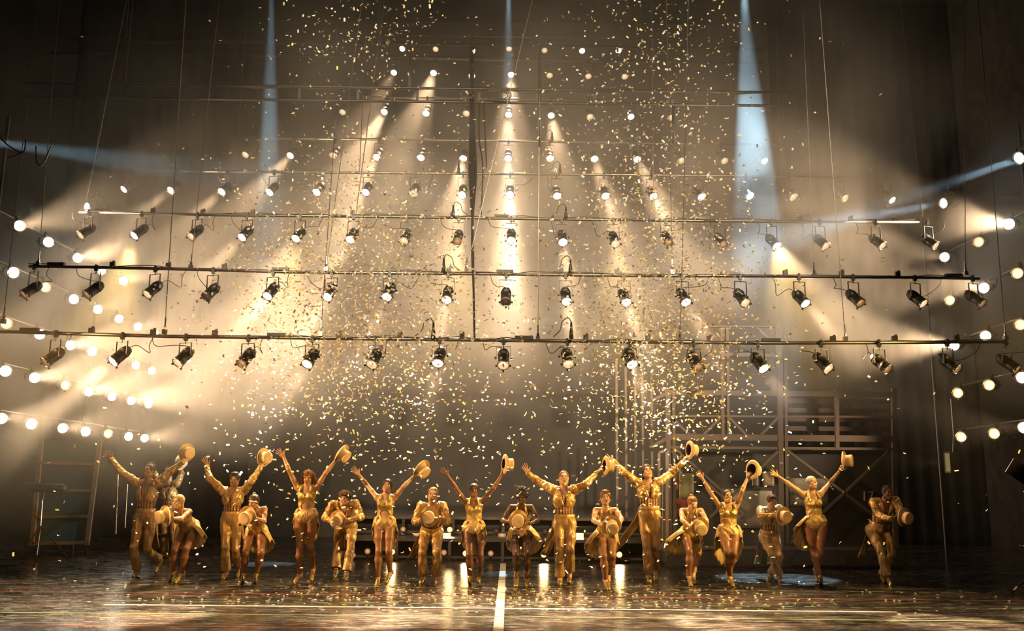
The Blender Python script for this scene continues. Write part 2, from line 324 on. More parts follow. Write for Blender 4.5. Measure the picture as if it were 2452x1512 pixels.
for ri, (rn, Y, pp, lamps) in enumerate(ROWS):
    pts = [P(x, y, Y) for x, y in pp]
    zat = lambda X: float(np.interp(X, [p.x for p in pts], [p.z for p in pts]))
    bar = empty('lighting_bar', pts[0], ('horizontal steel pipe, %s, carrying a row of par cans' % rn), 'lighting bar', 'lighting bars of the overhead rig')
    shift(MB().tube(pts, 0.028, 10), pts[0]).build('pipe', STEEL, bar, True)
    if ri < 3:
        k = 0
        while True:
            X = pts[0].x + 0.45 + k * 0.94; k += 1
            if X > pts[-1].x - 0.2: break
            if k % 4 == 1: MB().box((0, 0, 0), (0.28, 0.07, 0.05)).build('socket_box', BLACK, bar, loc=Vector((X, Y, zat(X) + 0.045)) - pts[0])
            else: MB().box((0, 0, 0), (0.075, 0.06, 0.085)).box((0.02, 0, 0.05), (0.03, 0.04, 0.03)).build('socket_box', BLACK, bar, loc=Vector((X, Y, zat(X) + 0.055)) - pts[0])
        cp = [Vector((p.x, Y - 0.03, p.z - 0.03)) for p in pts]
        wig = []
        x = pts[0].x
        while x < pts[-1].x: wig.append(Vector((x, Y - 0.032, zat(x) + random.uniform(-0.015, 0.05)))); x += 0.35
        shift(MB().tube(wig, 0.008, 5), pts[0]).build('cable_run', RUBBER, bar)
    for i, (lx, ly, st) in enumerate(lamps):
        d = Vector(((lx - 1226) / 1226 * 0.62, -0.64, -0.77))
        L = P(lx, ly, Y - 0.12)
        par_can(L, d, zat(L.x - d.normalized().x * 0.17) - 0.03, ({'m': 'b', 'd': 'm'}.get(st, st) if ri >= 3 else st), '%s par can, %s from left on the %s' % (LOOK[{'m': 'b', 'd': 'm'}.get(st, st) if ri >= 3 else st], ORD[i], rn), 'par cans on the %s' % rn, small=ri >= 4)
        if POW[st]:
            dn = d.normalized(); s_ = spot('par_beam', L + dn * 0.03, L + dn * 5, POW[st] * (3.6, 1.4, 1, 1, 1, 1, 1, 1)[ri], 19, WARM, 0.5, 0.09)
# side lamps in the wings
SIDE = {-9.2: [[(47,541,'b'),(116,580,'x'),(186,618,'x'),(243,648,'b'),(295,673,'x')],
 [(32,653,'x'),(109,688,'g'),(177,717,'x'),(234,741,'b'),(285,764,'b'),(330,783,'b'),(370,798,'b')],
 [(16,775,'g'),(95,801,'x'),(169,827,'x'),(221,842,'b'),(275,858,'b'),(325,875,'b'),(364,888,'b')],
 [(13,889,'x'),(83,905,'x'),(157,923,'g'),(213,938,'x'),(268,950,'x'),(314,960,'x'),(356,968,'x')],
 [(3,1003,'b'),(75,1016,'x'),(150,1026,'b'),(205,1034,'x'),(259,1039,'g'),(308,1046,'x'),(346,1050,'x')]],
 9.2: [[(2416,537,'x'),(2343,580,'g'),(2262,616,'b')],
 [(2436,655,'g'),(2356,690,'x'),(2274,720,'g')],
 [(2443,778,'g'),(2360,805,'b'),(2285,828,'x')],
 [(2447,905,'b'),(2368,923,'g'),(2293,942,'g')],
 [(2452,1025,'b'),(2380,1039,'g'),(2301,1047,'g')]]}
SP = {'x': 900, 'b': 450, 'g': 0}
for X, rows in SIDE.items():
    sd = 'left' if X < 0 else 'right'
    for r_, row in enumerate(rows):
        A = PX(*row[0][:2], X); B = PX(*row[-1][:2], X); z = (A.z + B.z) / 2 + 0.17
        a = Vector((X * 1.02, A.y - 0.6, A.z + 0.17)); b_ = Vector((X * 1.02, B.y + 0.5, B.z + 0.17))
        rn = ['topmost', 'second', 'middle', 'fourth', 'bottom'][r_] + ' side bar at stage ' + sd
        bar = empty('side_bar', a, 'thin pipe running upstage, %s' % rn, 'lighting bar', 'side lighting bars')
        shift(MB().tube([a, b_], 0.022, 6), a).build('pipe', STEEL, bar, True)
        for i, (lx, ly, st) in enumerate(row):
            L = PX(lx, ly, X); tocam = (CO - L).normalized()
            d = (tocam * 0.75 + Vector((-X / abs(X) * 0.55, -0.15, -0.05))).normalized()
            par_can(L, d, L.z + 0.15, st, '%s lamp, %s from the front on the %s' % (LOOK[st], ORD[i], rn), 'side lamps, stage ' + sd, cable=False, name='side_lamp')
            if SP[st] and i % 2 == (r_ % 2): spot('side_beam', L + d * 0.03, L + Vector((-X * 0.85, 1.2, (2.6 if X < 0 else 1.2) - 0.4 * r_)), SP[st] * (1.8, 2.0, 2.2, 2.2, 1.6)[r_] * (0.95 if X < 0 else 0.95), 54, WARM, 0.7, 0.09)
for X in (-9.42, 9.42):
    for k_, Y in enumerate((16.2, 20.4)):
        e = empty('boom_pole', (X, Y, 0), 'tall dark pole holding the side lamps, stage %s, %s' % ('left' if X < 0 else 'right', ('nearer', 'farther')[k_]), 'pole', 'side lamp poles'); MB().tube([(0, 0, 0), (0, 0, 8.2)], 0.03, 8).build('pole', BLACK, e)
# blue top beams down to the floor
BLUE = (0.50, 0.80, 1.0)
for (px, Yt, tx, ty, pw, an) in ((651, 20, 630, 1352, 13000, 5.4), (1218, 20, 1215, 1375, 8000, 4.6), (1779, 20, 1860, 1386, 24000, 8.6)):
    a = P(px, -60, Yt); spot('blue_beam', a, G(tx, ty), pw, an, BLUE, 0.3, 0.05)
# ------------------------------------------------------------------ floor markings
def tape(name, label, a, b, wd, m, dashes=0, frac=0.5, group='tape lines on the stage floor'):
    a = Vector(a); b = Vector(b); z = 0.0015
    if not dashes:
        o = shift(MB().beam(a + Vector((0, 0, z)), b + Vector((0, 0, z)), wd, 0.003), a).build(name, m, loc=a); tag(o, label, 'floor tape', group); return
    r_ = empty(name, a, label, 'floor tape', group); st = (b - a) / dashes
    me = MB().beam(Vector((0, 0, z)), st * frac + Vector((0, 0, z)), wd, 0.003).mesh('dash', m)
    for i in range(dashes): link('dash', me, r_, st * i)
TW = mat('white_tape', (0.62, 0.58, 0.52), 0.35); TGn = mat('green_tape', (0.22, 0.42, 0.10), 0.4); TR = mat('red_tape', (0.45, 0.09, 0.05), 0.4); TGy = mat('grey_tape', (0.35, 0.31, 0.26), 0.4)
tape('floor_tape', 'broad white line running across the front of the stage', G(250, 1449), G(2148, 1467), 0.07, TW)
tape('floor_tape', 'white centre line running upstage between the dancers', G(1191, 1540), G(1205, 1350), 0.11, TW)
tape('floor_tape', 'thin green line nearest the stage edge', G(-40, 1467), G(2500, 1490), 0.022, TGn)
tape('floor_tape', 'thin red line just in front of the dancers', G(-40, 1417), G(2500, 1440), 0.022, TR)
tape('floor_tape', 'dark red line at the very front of the stage', G(-40, 1497), G(1300, 1509), 0.02, TR)
tape('floor_tape', 'dashed green line between red and white lines', G(310, 1440), G(2480, 1459), 0.022, TGn, 39, 0.5)
tape('floor_tape', 'dashed grey line under the dancers feet', G(0, 1398), G(2420, 1421), 0.022, TGy, 44, 0.5)
tape('floor_tape', 'white edge line of the floor at stage left', G(1850, 1357), G(2200, 1362), 0.03, TGy)
tape('floor_tape', 'pale joint line across the floor at stage right', G(140, 1373), G(860, 1380), 0.02, TGy)
# ------------------------------------------------------------------ rigging: ladder trusses, drop tubes, cables, wires
RIG = mat('rig_black', (0.02, 0.018, 0.016), 0.45, 0.3)
def ladder(label, Y, top, bot, rungs, r=0.03):
    t = [P(x, y, Y) for x, y in top]; b_ = [P(x, y, Y) for x, y in bot]; o = empty('ladder_truss', t[0], label, 'truss', 'ladder trusses high over the stage')
    for q in (t, b_): shift(MB().tube(q, r, 8), t[0]).build('chord', RIG, o, True)
    for x in rungs:
        X = P(x, 215, Y).x; za = float(np.interp(X, [p.x for p in t], [p.z for p in t])); zb = float(np.interp(X, [p.x for p in b_], [p.z for p in b_]))
        shift(MB().box((X, Y, (za + zb) / 2), (0.05, 0.03, abs(za - zb))), t[0]).build('rung', RIG, o)
    w_ = [Vector((t[0].x + (t[-1].x - t[0].x) * i / 40, Y - 0.05, float(np.interp(t[0].x + (t[-1].x - t[0].x) * i / 40, [p.x for p in t], [p.z for p in t])) - 0.02 - 0.05 * abs(math.sin(i * 0.9)))) for i in range(41)]
    shift(MB().tube(w_, 0.012, 5), t[0]).build('cable_run', RUBBER, o, True)
ladder('black ladder truss crossing the whole stage above the sixth lamp row', 17.2, [(60, 199), (700, 207), (1130, 213), (1900, 222)], [(60, 231), (700, 240), (1130, 245), (1900, 254)], [300, 540, 717, 858, 1000, 1148, 1285, 1424, 1600, 1760])
ladder('higher black ladder truss at the top of the rig', 20.0, [(170, 96), (900, 104), (1830, 117)], [(120, 127), (900, 136), (1830, 150)], [560, 980, 1480])
def thing_tube(name, label, cat, paths, r, m, group=None, part='cable'):
    o = empty(name, paths[0][0], label, cat, group)
    for q in paths: shift(MB().tube(smooth_path(q, 4) if len(q) > 2 else q, r, 7), paths[0][0]).build(part, m, o, True)
    return o
def drop(label, px, y0, y1, Y, px2=None):
    thing_tube('drop_tube', label, 'rigging tube', [[P(px, y0, Y), P(px2 or px, y1, Y)]], 0.028, RIG, 'vertical rigging tubes', 'tube')
drop('short black tube hanging below the ladder truss, left of centre', 806, 236, 345, 17.2, 800)
drop('long black tube hanging beside the centre, right of the cable bundle', 1292, 108, 352, 17.2)
drop('short dark tube between the two ladder trusses, left of centre', 981, 134, 214, 18.6)
drop('dark tube under the ladder truss on the right side', 1612, 252, 345, 17.3)
bp = []
for i in range(6):
    ox = (i - 2.5) * 0.016
    bp.append([P(1130, 112, 19.5) + Vector((ox, 0, 0)), P(1130, 245, 17.1) + Vector((ox * .8, 0, 0)), P(1130 + i * 0.4, 340, 16.6) + Vector((ox, 0, 0)), P(1129 + i * 1.2, 420, 16.0) + Vector((ox, 0, 0)), P(1130 + (i % 3) * 1.2, 520, 15.4), P(1130 + i * 0.6, 600, 15.0), P(1134, 700, 14.4), P(1136, 810, 13.85)])
thing_tube('cable_bundle', 'thick bundle of black cables hanging down the centre of the rig', 'cable', bp, 0.017, RUBBER)
thing_tube('cable_bundle', 'thinner pair of cables hanging right beside the central bundle', 'cable', [[P(1148, 250, 17.0), P(1147, 330, 16.6), P(1156, 400, 16.3), P(1152, 515, 16.2)], [P(1158, 250, 17.1), P(1162, 330, 16.7), P(1165, 400, 16.4)]], 0.014, RUBBER)
for j, (cx, cy_, Yc, sc_, lb) in enumerate(((1190, 228, 17.1, 1.0, 'coiled cable loop on the ladder truss right of centre'), (1188, 145, 19.8, 0.9, 'coiled cable loop hanging from the higher truss'), (1118, 228, 17.1, .55, 'small forked cable loop left of the central bundle'))):
    lp = []
    for k_ in range(3):
        w_ = (34 - 4 * k_) * sc_; h_ = (14 - 3 * k_) * sc_
        lp.append([P(cx - w_, cy_ - h_, Yc), P(cx + w_ * .6, cy_ - h_ * .9, Yc), P(cx + w_, cy_, Yc - .05), P(cx + w_ * .6, cy_ + h_, Yc), P(cx - w_ * .7, cy_ + h_ * .6, Yc)])
    thing_tube('cable_coil', lb, 'cable', lp, 0.012, RUBBER, 'coiled cables on the trusses')
WIRES = [(1291, 352, 1288, 812, 13.8), (799, 345, 768, 800, 13.8), (430, 240, 394, 795, 13.8), (1995, 430, 2024, 812, 13.8), (1640, 350, 1629, 815, 13.8), (2372, 370, 2408, 810, 13.8), (475, 470, 457, 640, 15), (105, 470, 92, 632, 15), (37, 505, 8, 770, 13.8),
         (827, 300, 781, 645, 15), (1153, 500, 1117, 648, 15), (1608, 560, 1610, 652, 15), (1947, 590, 1950, 660, 15), (2310, 330, 2312, 655, 15), (895, 190, 852, 515, 16.7), (1565, 420, 1566, 525, 16.7), (867, 270, 861, 410, 18.9), (1862, 170, 1868, 425, 18.9), (2192, 360, 2208, 520, 16.7), (1528, 300, 1530, 418, 18.9), (1436, 210, 1440, 245, 20), (225, 390, 207, 480, 16.7)]
for i, (x0, y0, x1, y1, Y) in enumerate(WIRES):
    a = P(x1, y1, Y); b_ = P(x0, y0, Y); o = empty('hanging_wire', a, '%s steel wire dropping to %s' % (['long straight thin', 'thin slanting', 'long left-hand', 'right-hand', 'thin right-of-centre', 'dark far-right', 'short left', 'dark far-left', 'leftmost', 'thin slanting', 'short centre', 'short right-of-centre', 'short right', 'far-right', 'left-of-centre', 'right-of-centre', 'left-of-centre', 'long right', 'far-right', 'centre-right', 'central', 'leftmost'][i], {13.8: 'the lowest lighting bar', 15: 'the second lowest lighting bar', 16.7: 'the third lighting bar', 18.9: 'the fourth lighting bar', 20: 'the fifth lighting bar'}[Y]), 'wire', 'hanging wires to %s' % Y)
    o['group'] = 'wires down to bar ' + ORD[[13.8, 15, 16.7, 18.9, 20].index(Y)]
    top = b_ if i in (0, 1) else b_ + (b_ - a) * ((16.04 - b_.z) / (b_.z - a.z))
    shift(MB().tube([a, top], 0.007 if Y < 16 else 0.009, 5), a).build('wire', STEEL, o)
    if Y <= 15:
        mb = MB(); mb.lathe([(0.016 + 0.006 * math.cos(k_), 0.022 * math.sin(k_) * 1.4) for k_ in np.linspace(0, 2 * math.pi, 7)[:-1]], 8, o=Vector((0, 0, 0.06)), close=True); mb.tube([(0, 0, 0.08), (0, 0, 0.22)], 0.012, 6); mb.box((0, 0, 0.0), (0.06, 0.07, 0.07)); mb.build('shackle', CHROME if i % 2 else BLACK, o)
for (x, y, Y, lb) in ((800, 232, 21.8, 'left end of the sixth bar'), (1640, 243, 21.8, 'right end of the sixth bar'), (905, 140, 23.2, 'left end of the second highest bar'), (1535, 148, 23.2, 'right end of the second highest bar'), (925, 86, 24.6, 'left end of the highest bar'), (1525, 92, 24.6, 'right end of the highest bar'), (570, 330, 20.3, 'left end of the fifth bar'), (300, 199, 17.2, 'left part of the lower ladder truss'), (1750, 220, 17.2, 'right part of the lower ladder truss'), (300, 98, 20.0, 'left part of the higher ladder truss'), (1700, 114, 20.0, 'right part of the higher ladder truss')):
    a = P(x, y, Y); e = empty('hanging_wire', a, 'thin wire rising from the ' + lb, 'wire', 'wires of the upper bars'); MB().tube([(0, 0, 0), (0, 0, 16.04 - a.z)], 0.008, 5).build('wire', STEEL, e)
# connector tails standing up on the bars
for (x, y, Y, h_, sd_) in ((1037, 810, 13.7, 0.24, -1), (1368, 812, 13.7, 0.26, -1), (1062, 652, 14.9, 0.24, 1), (1366, 655, 14.9, 0.24, -1), (1085, 518, 16.6, 0.22, 1), (1355, 523, 16.6, 0.22, -1), (1098, 412, 18.8, 0.2, 1), (1341, 414, 18.8, 0.2, -1), (1100, 335, 20.2, 0.2, 1), (1322, 337, 20.2, 0.2, -1)):
    a = P(x, y, Y); o = empty('plug_tail', a, 'upright black plug and looped cable, %s of centre on %s' % ('left' if x < 1226 else 'right', {13.7: 'the lowest bar', 14.9: 'the second lowest bar', 16.6: 'the third bar', 18.8: 'the fourth bar', 20.2: 'the fifth bar'}[Y]), 'cable', 'plug tails on the bars')
    MB().tube([(0, 0, 0), (0, 0, h_ * .45), (0, 0, h_ * .5), (0, 0, h_)], [0.035, 0.03, 0.022, 0.014], 8).build('plug', RUBBER, o, True)
    MB().tube(smooth_path([Vector((0, 0, h_)), Vector((sd_ * 0.05, 0, h_ + 0.06)), Vector((sd_ * 0.14, 0, h_)), Vector((sd_ * 0.17, 0, h_ * .5)), Vector((sd_ * 0.27, 0, 0.03))], 4), 0.008, 6).build('looped_cable', RUBBER, o, True)
for i, pts in enumerate([[(0, 330), (25, 352), (55, 365), (62, 335)], [(20, 378), (40, 372), (58, 362)], [(86, 350), (88, 388), (100, 396), (112, 376), (121, 352)]]):
    thing_tube('loose_cable', ['curved loose cable near the top left corner', 'short branch of loose cable near the left edge', 'looped cable catching the light at upper left'][i], 'cable', [[P(x, y, 12.5) for x, y in pts]], 0.010, CHROME if i == 2 else RUBBER, 'loose cables at upper left')
# ------------------------------------------------------------------ blue moving lights
for (x, y, Y, d, lb) in ((2440, 379, 14.5, (-0.86, -0.30, -0.42), 'blue-white moving light at the upper right edge, beam slanting down'), (2259, 487, 17.5, (-0.93, -0.28, -0.20), 'blue-white moving light at right, beam crossing leftward'), (208, 497, 17.5, (-0.5, -0.8, -0.2), 'small blue-white moving light at left end of third bar')):
    L = P(x, y, Y); par_can(L, d, L.z + 0.3, 'u', lb, 'blue moving lights', cable=False, name='moving_light')
spot('blue_beam', P(2434, 382, 14.5), P(1700, 640, 16.0), 5200, 7.5, BLUE, 0.4, 0.06)
spot('blue_beam', P(2250, 488, 17.5), P(1500, 625, 17.5), 3000, 7.5, BLUE, 0.4, 0.06)
spot('blue_beam', P(-60, 335, 15.5), P(700, 440, 17), 2600, 10, BLUE, 0.5, 0.06)
# ------------------------------------------------------------------ scenery tower at stage left
TS = mat('tower_steel', (0.10, 0.078, 0.065), 0.5, 0.4); TY = 18.0
o = P(1600, 1310, TY); tower = empty('scaffold_tower', (o.x, TY, 0.0), 'two-storey steel scenery tower with braces behind the dancers at right', 'scenery')
tb = Vector((o.x, TY, 0.0))
def tp(x, y, dy=0.0): return P(x, y, TY + dy)
def member(nm, a, b_, w_, dy=0.0, d=0.08): shift(MB().beam(tp(*a, dy), tp(*b_, dy), w_, d, up=Vector((0, 1, 0))), tb).build(nm, TS, tower)
for x, y0, y1, w_ in ((1598, 935, 1314, .09), (1612, 935, 1314, .06), (1728, 785, 1050, .06), (1741, 785, 1050, .05), (1866, 790, 1312, .09), (1880, 860, 1312, .06), (2003, 935, 1075, .07), (2140, 930, 1314, .09), (1858, 780, 880, .04)): member('post', (x, y0), (x + (y1 - y0) * .01, y1), w_)
for a, b_, w_ in (((1598, 941), (2140, 945), .10), ((1598, 997), (2140, 999), .04), ((1598, 1047), (2140, 1052), .12), ((1598, 1072), (2140, 1076), .05), ((1598, 1311), (2140, 1315), .06), ((1728, 850), (1866, 852), .07), ((1700, 782), (1858, 783), .03), ((1560, 1070), (1598, 1050), .06), ((1560, 960), (1598, 942), .06)): member('beam', a, b_, w_, 0.0, 0.066)
for a, b_ in (((1608, 1080), (1775, 1232)), ((1620, 1078), (1790, 1232)), ((1862, 1082), (1700, 1240)), ((1886, 1080), (2130, 1262)), ((2128, 1082), (1886, 1306)), ((1608, 1000), (1650, 1042)), ((1726, 1000), (1684, 1042)), ((1745, 1000), (1786, 1042)), ((1864, 1000), (1822, 1042)), ((1812, 785), (1858, 828)), ((1700, 860), (1728, 890))): member('brace', a, b_, .05, -0.02, .04)
PB = noise_mat('tower_black_panel', (0.016, 0.014, 0.013), (0.028, 0.024, 0.021), 2, 0.7, bs=0)
def panel(nm, x0, y0, x1, y1, dy, m, parent=tower, off=tb, th=0.02):
    a = tp(x0, y0, dy); b_ = tp(x1, y1, dy); return shift(MB().box(((a.x + b_.x) / 2, TY + dy, (a.z + b_.z) / 2), (abs(b_.x - a.x), th, abs(a.z - b_.z))), off).build(nm, m, parent)
panel('black_panel', 1606, 1074, 2134, 1312, 0.3, PB, th=.04); panel('plinth', 1590, 1314, 2150, 1352, 0.35, DARK, th=.7)
SM = noise_mat('upper_shelf_slats', (0.05, 0.035, 0.028), (0.08, 0.055, 0.04), 3, 0.6, bs=0)
for i in range(4): panel('shelf_slat', 1888, 955 + i * 22, 2132, 968 + i * 22, 0.22, SM)
def paper(nm, c, ink=None, sc=(16, 1, 120)):
    m = mat(nm, c, 0.7)
    if ink:
        tc = nd(m, 'ShaderNodeTexCoord'); mp = nd(m, 'ShaderNodeMapping'); mp.inputs['Scale'].default_value = sc; n = nd(m, 'ShaderNodeTexNoise', Scale=1.0, Detail=2)
        lk(m, tc.outputs['Object'], mp.inputs[0]); lk(m, mp.outputs[0], n.inputs['Vector']); r_ = ramp(m, n.outputs[0], [(0.40, ink), (0.45, c)]); lk(m, r_.outputs[0], m.node_tree.nodes['Principled BSDF'].inputs['Base Color'])
    return m
PAP = paper('plan_paper', (0.30, 0.28, 0.25), (0.20, 0.185, 0.165)); PAP2 = paper('notice_paper', (0.26, 0.20, 0.14), (0.12, 0.09, 0.06), (20, 1, 80))
REDP = paper('red_poster', (0.20, 0.035, 0.02), (0.10, 0.02, 0.015), (6, 1, 6)); GRNP = paper('green_poster', (0.16, 0.15, 0.06), (0.09, 0.08, 0.03), (5, 1, 5)); DKP = paper('poster_dark_field', (0.03, 0.02, 0.015))
def sheet(label, x0, y0, x1, y1, m, dy=0.26, frame=False, cat='poster'):
    a = tp(x0, y0, dy); b_ = tp(x1, y1, dy); c = Vector(((a.x + b_.x) / 2, TY + dy, (a.z + b_.z) / 2)); e = empty('pinned_poster' if cat == 'poster' else 'pinned_sheet', c, label, cat, 'papers pinned to the black tower panel')
    wd, ht = abs(b_.x - a.x), abs(a.z - b_.z); g_ = MB(); pts = []
    for i in range(6):
        for j in range(6): pts.append(Vector((-wd / 2 + wd * i / 5, 0.006 * math.sin(i * 1.7 + j), -ht / 2 + ht * j / 5)))
    g_.grid(pts, 6, 6); s_ = g_.build('sheet', m, e, True); md = s_.modifiers.new('thick', 'SOLIDIFY'); md.thickness = 0.004
    if frame:
        for q in ((-wd / 2, 0, -ht / 2, -wd / 2, 0, ht / 2), (wd / 2, 0, -ht / 2, wd / 2, 0, ht / 2), (-wd / 2, 0, ht / 2, wd / 2, 0, ht / 2), (-wd / 2, 0, -ht / 2, wd / 2, 0, -ht / 2)): MB().beam(q[:3], q[3:], 0.03, 0.03).build('frame_bar', TS, e)
    return e
sheet('large framed white plan sheet behind the shouting dancer', 1728, 1172, 1858, 1264, PAP, 0.24, True, 'sheet')
sheet('wide pale sheet behind the headscarf dancer', 1889, 1146, 1984, 1214, PAP, cat='sheet')
sheet('narrow notice sheet beside the raised opening-out hat', 1800, 1141, 1816, 1165, PAP, cat='sheet'); sheet('small square tan notice above the framed plan', 1825, 1130, 1854, 1165, PAP2, cat='sheet')
sheet('red poster with dark figure low on the tower', 1611, 1193, 1650, 1238, REDP); sheet('yellow-green ragged poster above the ponytailed dancer', 1625, 1134, 1662, 1196, GRNP, 0.25); sheet('small dark red poster corner beside the green one', 1611, 1140, 1624, 1175, REDP); sheet('narrow pale strip poster at the tower top', 1627, 1126, 1634, 1146, PAP)
panel('notice', 1861, 842, 1871, 866, -0.07, PAP2)
def text(body, x, y, size, m, parent, off, dy, roll=0.0):
    c = bpy.data.curves.new('numeral', 'FONT'); c.body = body; c.size = size; c.extrude = 0.004; c.align_x = 'CENTER'; c.align_y = 'CENTER'; c.materials.append(m)
    q0 = bpy.data.objects.new('numeral', c); COL.objects.link(q0); me = bpy.data.meshes.new_from_object(q0); bpy.data.objects.remove(q0); q = bpy.data.objects.new('numeral', me); COL.objects.link(q); q.parent = parent; q.location = tp(x, y, dy) - off; q.rotation_euler = (R(90), roll, 0); return q
STEN = mat('white_stencil', (0.42, 0.38, 0.32), 0.7)
text('1', 2070, 1190, 0.26, STEN, tower, tb, 0.27, R(3)); text('7', 2086, 1190, 0.26, STEN, tower, tb, 0.27, R(-4))
# lit glass door at the tower's corner
dr = empty('glass_door', tp(1584, 1320), 'narrow framed glass door catching light beside the tower corner', 'door'); do = tp(1584, 1320)
for a, b_, w_ in (((1578, 1085), (1578, 1318), .05), ((1597, 1078), (1597, 1330), .06), ((1578, 1085), (1597, 1078), .05), ((1578, 1302), (1600, 1330), .05), ((1586, 1150), (1586, 1310), .02)): shift(MB().beam(tp(*a, -.1), tp(*b_, -.1), w_, .04, up=Vector((0, 1, 0))), do).build('frame_bar', CHROME, dr)
for pi_, (x, y0) in enumerate(((1478, 860), (1500, 880), (1522, 850), (1540, 870), (1562, 900))):
    e = empty('scenery_pole', P(x, 1240, 20.6), 'slim upright scenery pole, %s from the left beside the tower' % ORD[pi_], 'pole', 'slim poles left of the tower'); shift(MB().beam(P(x, 1240, 20.6), P(x - 2, y0, 20.6), 0.05, 0.05), P(x, 1240, 20.6)).build('pole', TS, e)
# ------------------------------------------------------------------ stepped platform upstage with floor lamps
PM = noise_mat('platform_paint', (0.06, 0.05, 0.042), (0.10, 0.08, 0.065), 2, 0.35, bs=0.1); a = P(835, 1243, 20.3); b_ = P(1575, 1243, 20.3)
plat = empty('platform', ((a.x + b_.x) / 2, 20.3, 0), 'long dark stepped platform upstage behind the dancers', 'platform'); po = Vector(((a.x + b_.x) / 2, 20.3, 0)); wx = b_.x - a.x
for nm, z, y, d_, th in (('deck', 0.80, 21.2, 1.8, .06), ('step', 0.40, 19.75, 1.1, .06)): MB().box((0, y - 20.3, z), (wx, d_, th)).build(nm, PM, plat)
for z, y in ((.60, 20.6), (.2, 19.9)): MB().box((0, y - 20.3, z), (wx, .05, .36)).build('riser', DARK, plat)
for i in range(7):
    for nm, y, z in (('leg', 19.25, .37), ('leg', 20.35, .77)): MB().box((-wx / 2 + .1 + (wx - .2) * i / 6, y - 20.3, z / 2), (.06, .06, z)).build(nm, TS, plat)
for z, y in ((.06, 19.25), (.50, 20.35)): MB().box((0, y - 20.3, z), (wx, .04, .04)).build('rail', TS, plat)
FL = [(845, 1330, 'd', 0), (939, 1322, 'f', 0), (880, 1321, 'd', 0), (1063, 1324, 'd', 0), (1115, 1326, 'f', 0), (1175, 1326, 'd', 0), (1302, 1329, 'f', 0), (1421, 1329, 'd', 0), (1483, 1329, 'f', 0),
      (1077, 1269, 'f', 1), (965, 1268, 'd', 1), (1188, 1272, 'o', 1), (1305, 1273, 'o', 1), (1070, 1284, 'f', 2), (1202, 1285, 'd', 2), (1388, 1284, 'f', 2), (1000, 1284, 'd', 2)]
FBODY = MB().lathe([(0.085, 0), (0.09, -.01), (0.088, .02), (.08, .1), (.05, .15), (.001, .16)], 16).mesh('housing', BLACK, True)
for i, (x, y, st, kd) in enumerate(FL):
    Y = 18.9 if kd == 0 else 20.1; L = P(x, y, Y)
    lab = '%s %s floor lamp, %s' % (LOOK[st], 'square' if kd == 2 else 'round', ['on the floor before the platform', 'standing on the platform step', 'low on the platform step'][kd])
    e = empty('floor_lamp', (L.x, Y, 0 if kd == 0 else .43), lab + ', %s from the left' % ORD[[q[0] for q in sorted(f for f in FL if f[3] == kd)].index(x)], 'floor lamp', 'floor lamps by the platform'); eo = Vector(e.location)
    if kd < 2:
        h = link('housing', FBODY, e, L - eo, rot=(R(-82), 0, 0)); h.scale = (.72, .72, .72); l_ = link('lens', LENSME[st], h, (0, 0, -.006)); l_.scale = (.85, .85, .5)
        MB().tube([(0, 0.06, 0.01), (0, .06, L.z - eo.z - .05)], .02, 6).box((0, .06, .01), (.16, .12, .02)).build('stand', BLACK, e)
    else:
        MB().box((0, .06, 0), (.2, .1, .15)).build('housing', BLACK, e, loc=L - eo); q = MB().box((0, 0, 0), (.17, .01, .115)).build('lens', LENS[st], e, loc=L - eo + Vector((0, 0.004, 0)))
    if st == 'f': spot('floor_beam', L + Vector((0, -.05, 0)), L + Vector((0, -5, .35)), 7 if kd == 0 else 6, 95, (1, .62, .25), .8, .08)
# ------------------------------------------------------------------ stage right: green flat, boom stand, chair
GF = noise_mat('green_flat_canvas', (0.018, 0.036, 0.027), (0.026, 0.048, 0.036), 2, 0.8, bs=0.1); FY = 20.0
fo = P(80, 1308, FY); fo.z = 0; flat = empty('scenery_flat', fo, 'dark green scenery flat with pine frame, standing at far left', 'scenery')
def fb(a, b_, w_, dy=0): shift(MB().beam(P(*a, FY + dy), P(*b_, FY + dy), w_, .05, up=Vector((0, 1, 0))), fo).build('frame_bar', WOOD, flat)
for a, b_, w_ in (((76, 1308), (100, 1050), .09), ((208, 1306), (240, 1050), .09), ((78, 1302), (205, 1300), .07), ((84, 1238), (212, 1237), .06), ((90, 1174), (218, 1175), .06), ((97, 1108), (230, 1112), .06)): fb(a, b_, w_)
for k_, (y0, y1) in enumerate(((1055, 1110), (1112, 1172), (1176, 1236), (1240, 1300))):
    shift(MB().add([P(100 - k_ * 6, y0, FY + .05), P(235 - k_ * 8, y0, FY + .05), P(228 - k_ * 8, y1, FY + .05), P(94 - k_ * 6, y1, FY + .05), P(100 - k_ * 6, y0, FY + .08), P(235 - k_ * 8, y0, FY + .08), P(228 - k_ * 8, y1, FY + .08), P(94 - k_ * 6, y1, FY + .08)], [(0, 1, 2, 3), (7, 6, 5, 4), (0, 4, 5, 1), (1, 5, 6, 2), (2, 6, 7, 3), (3, 7, 4, 0)]), fo).build('canvas_panel', GF, flat)
for x in (82, 205):
    c = P(x, 1312, FY); MB().lathe([(.001, -.02), (.05, -.02), (.05, .02), (.001, .02)], 12, (Vector((0, 1, 0)), Vector((0, 0, 1)), Vector((1, 0, 0)))).build('caster', BLACK, flat, loc=Vector((c.x, FY + .05, .05)) - fo)
mo_ = G(90, 1345); mo_.z = 0; st_ = empty('stand', mo_, 'thin black tripod stand with long fuzzy cylinder on top, far left', 'stand'); MYp = mo_.y
for q in ((42, 1342), (160, 1334), (92, 1330)): e_ = P(*q, MYp + (.3 if q[0] == 92 else -.1)); e_.z = max(0.01, e_.z); shift(MB().tube([P(97, 1260, MYp), e_], .012, 6), mo_).build('leg', BLACK, st_)
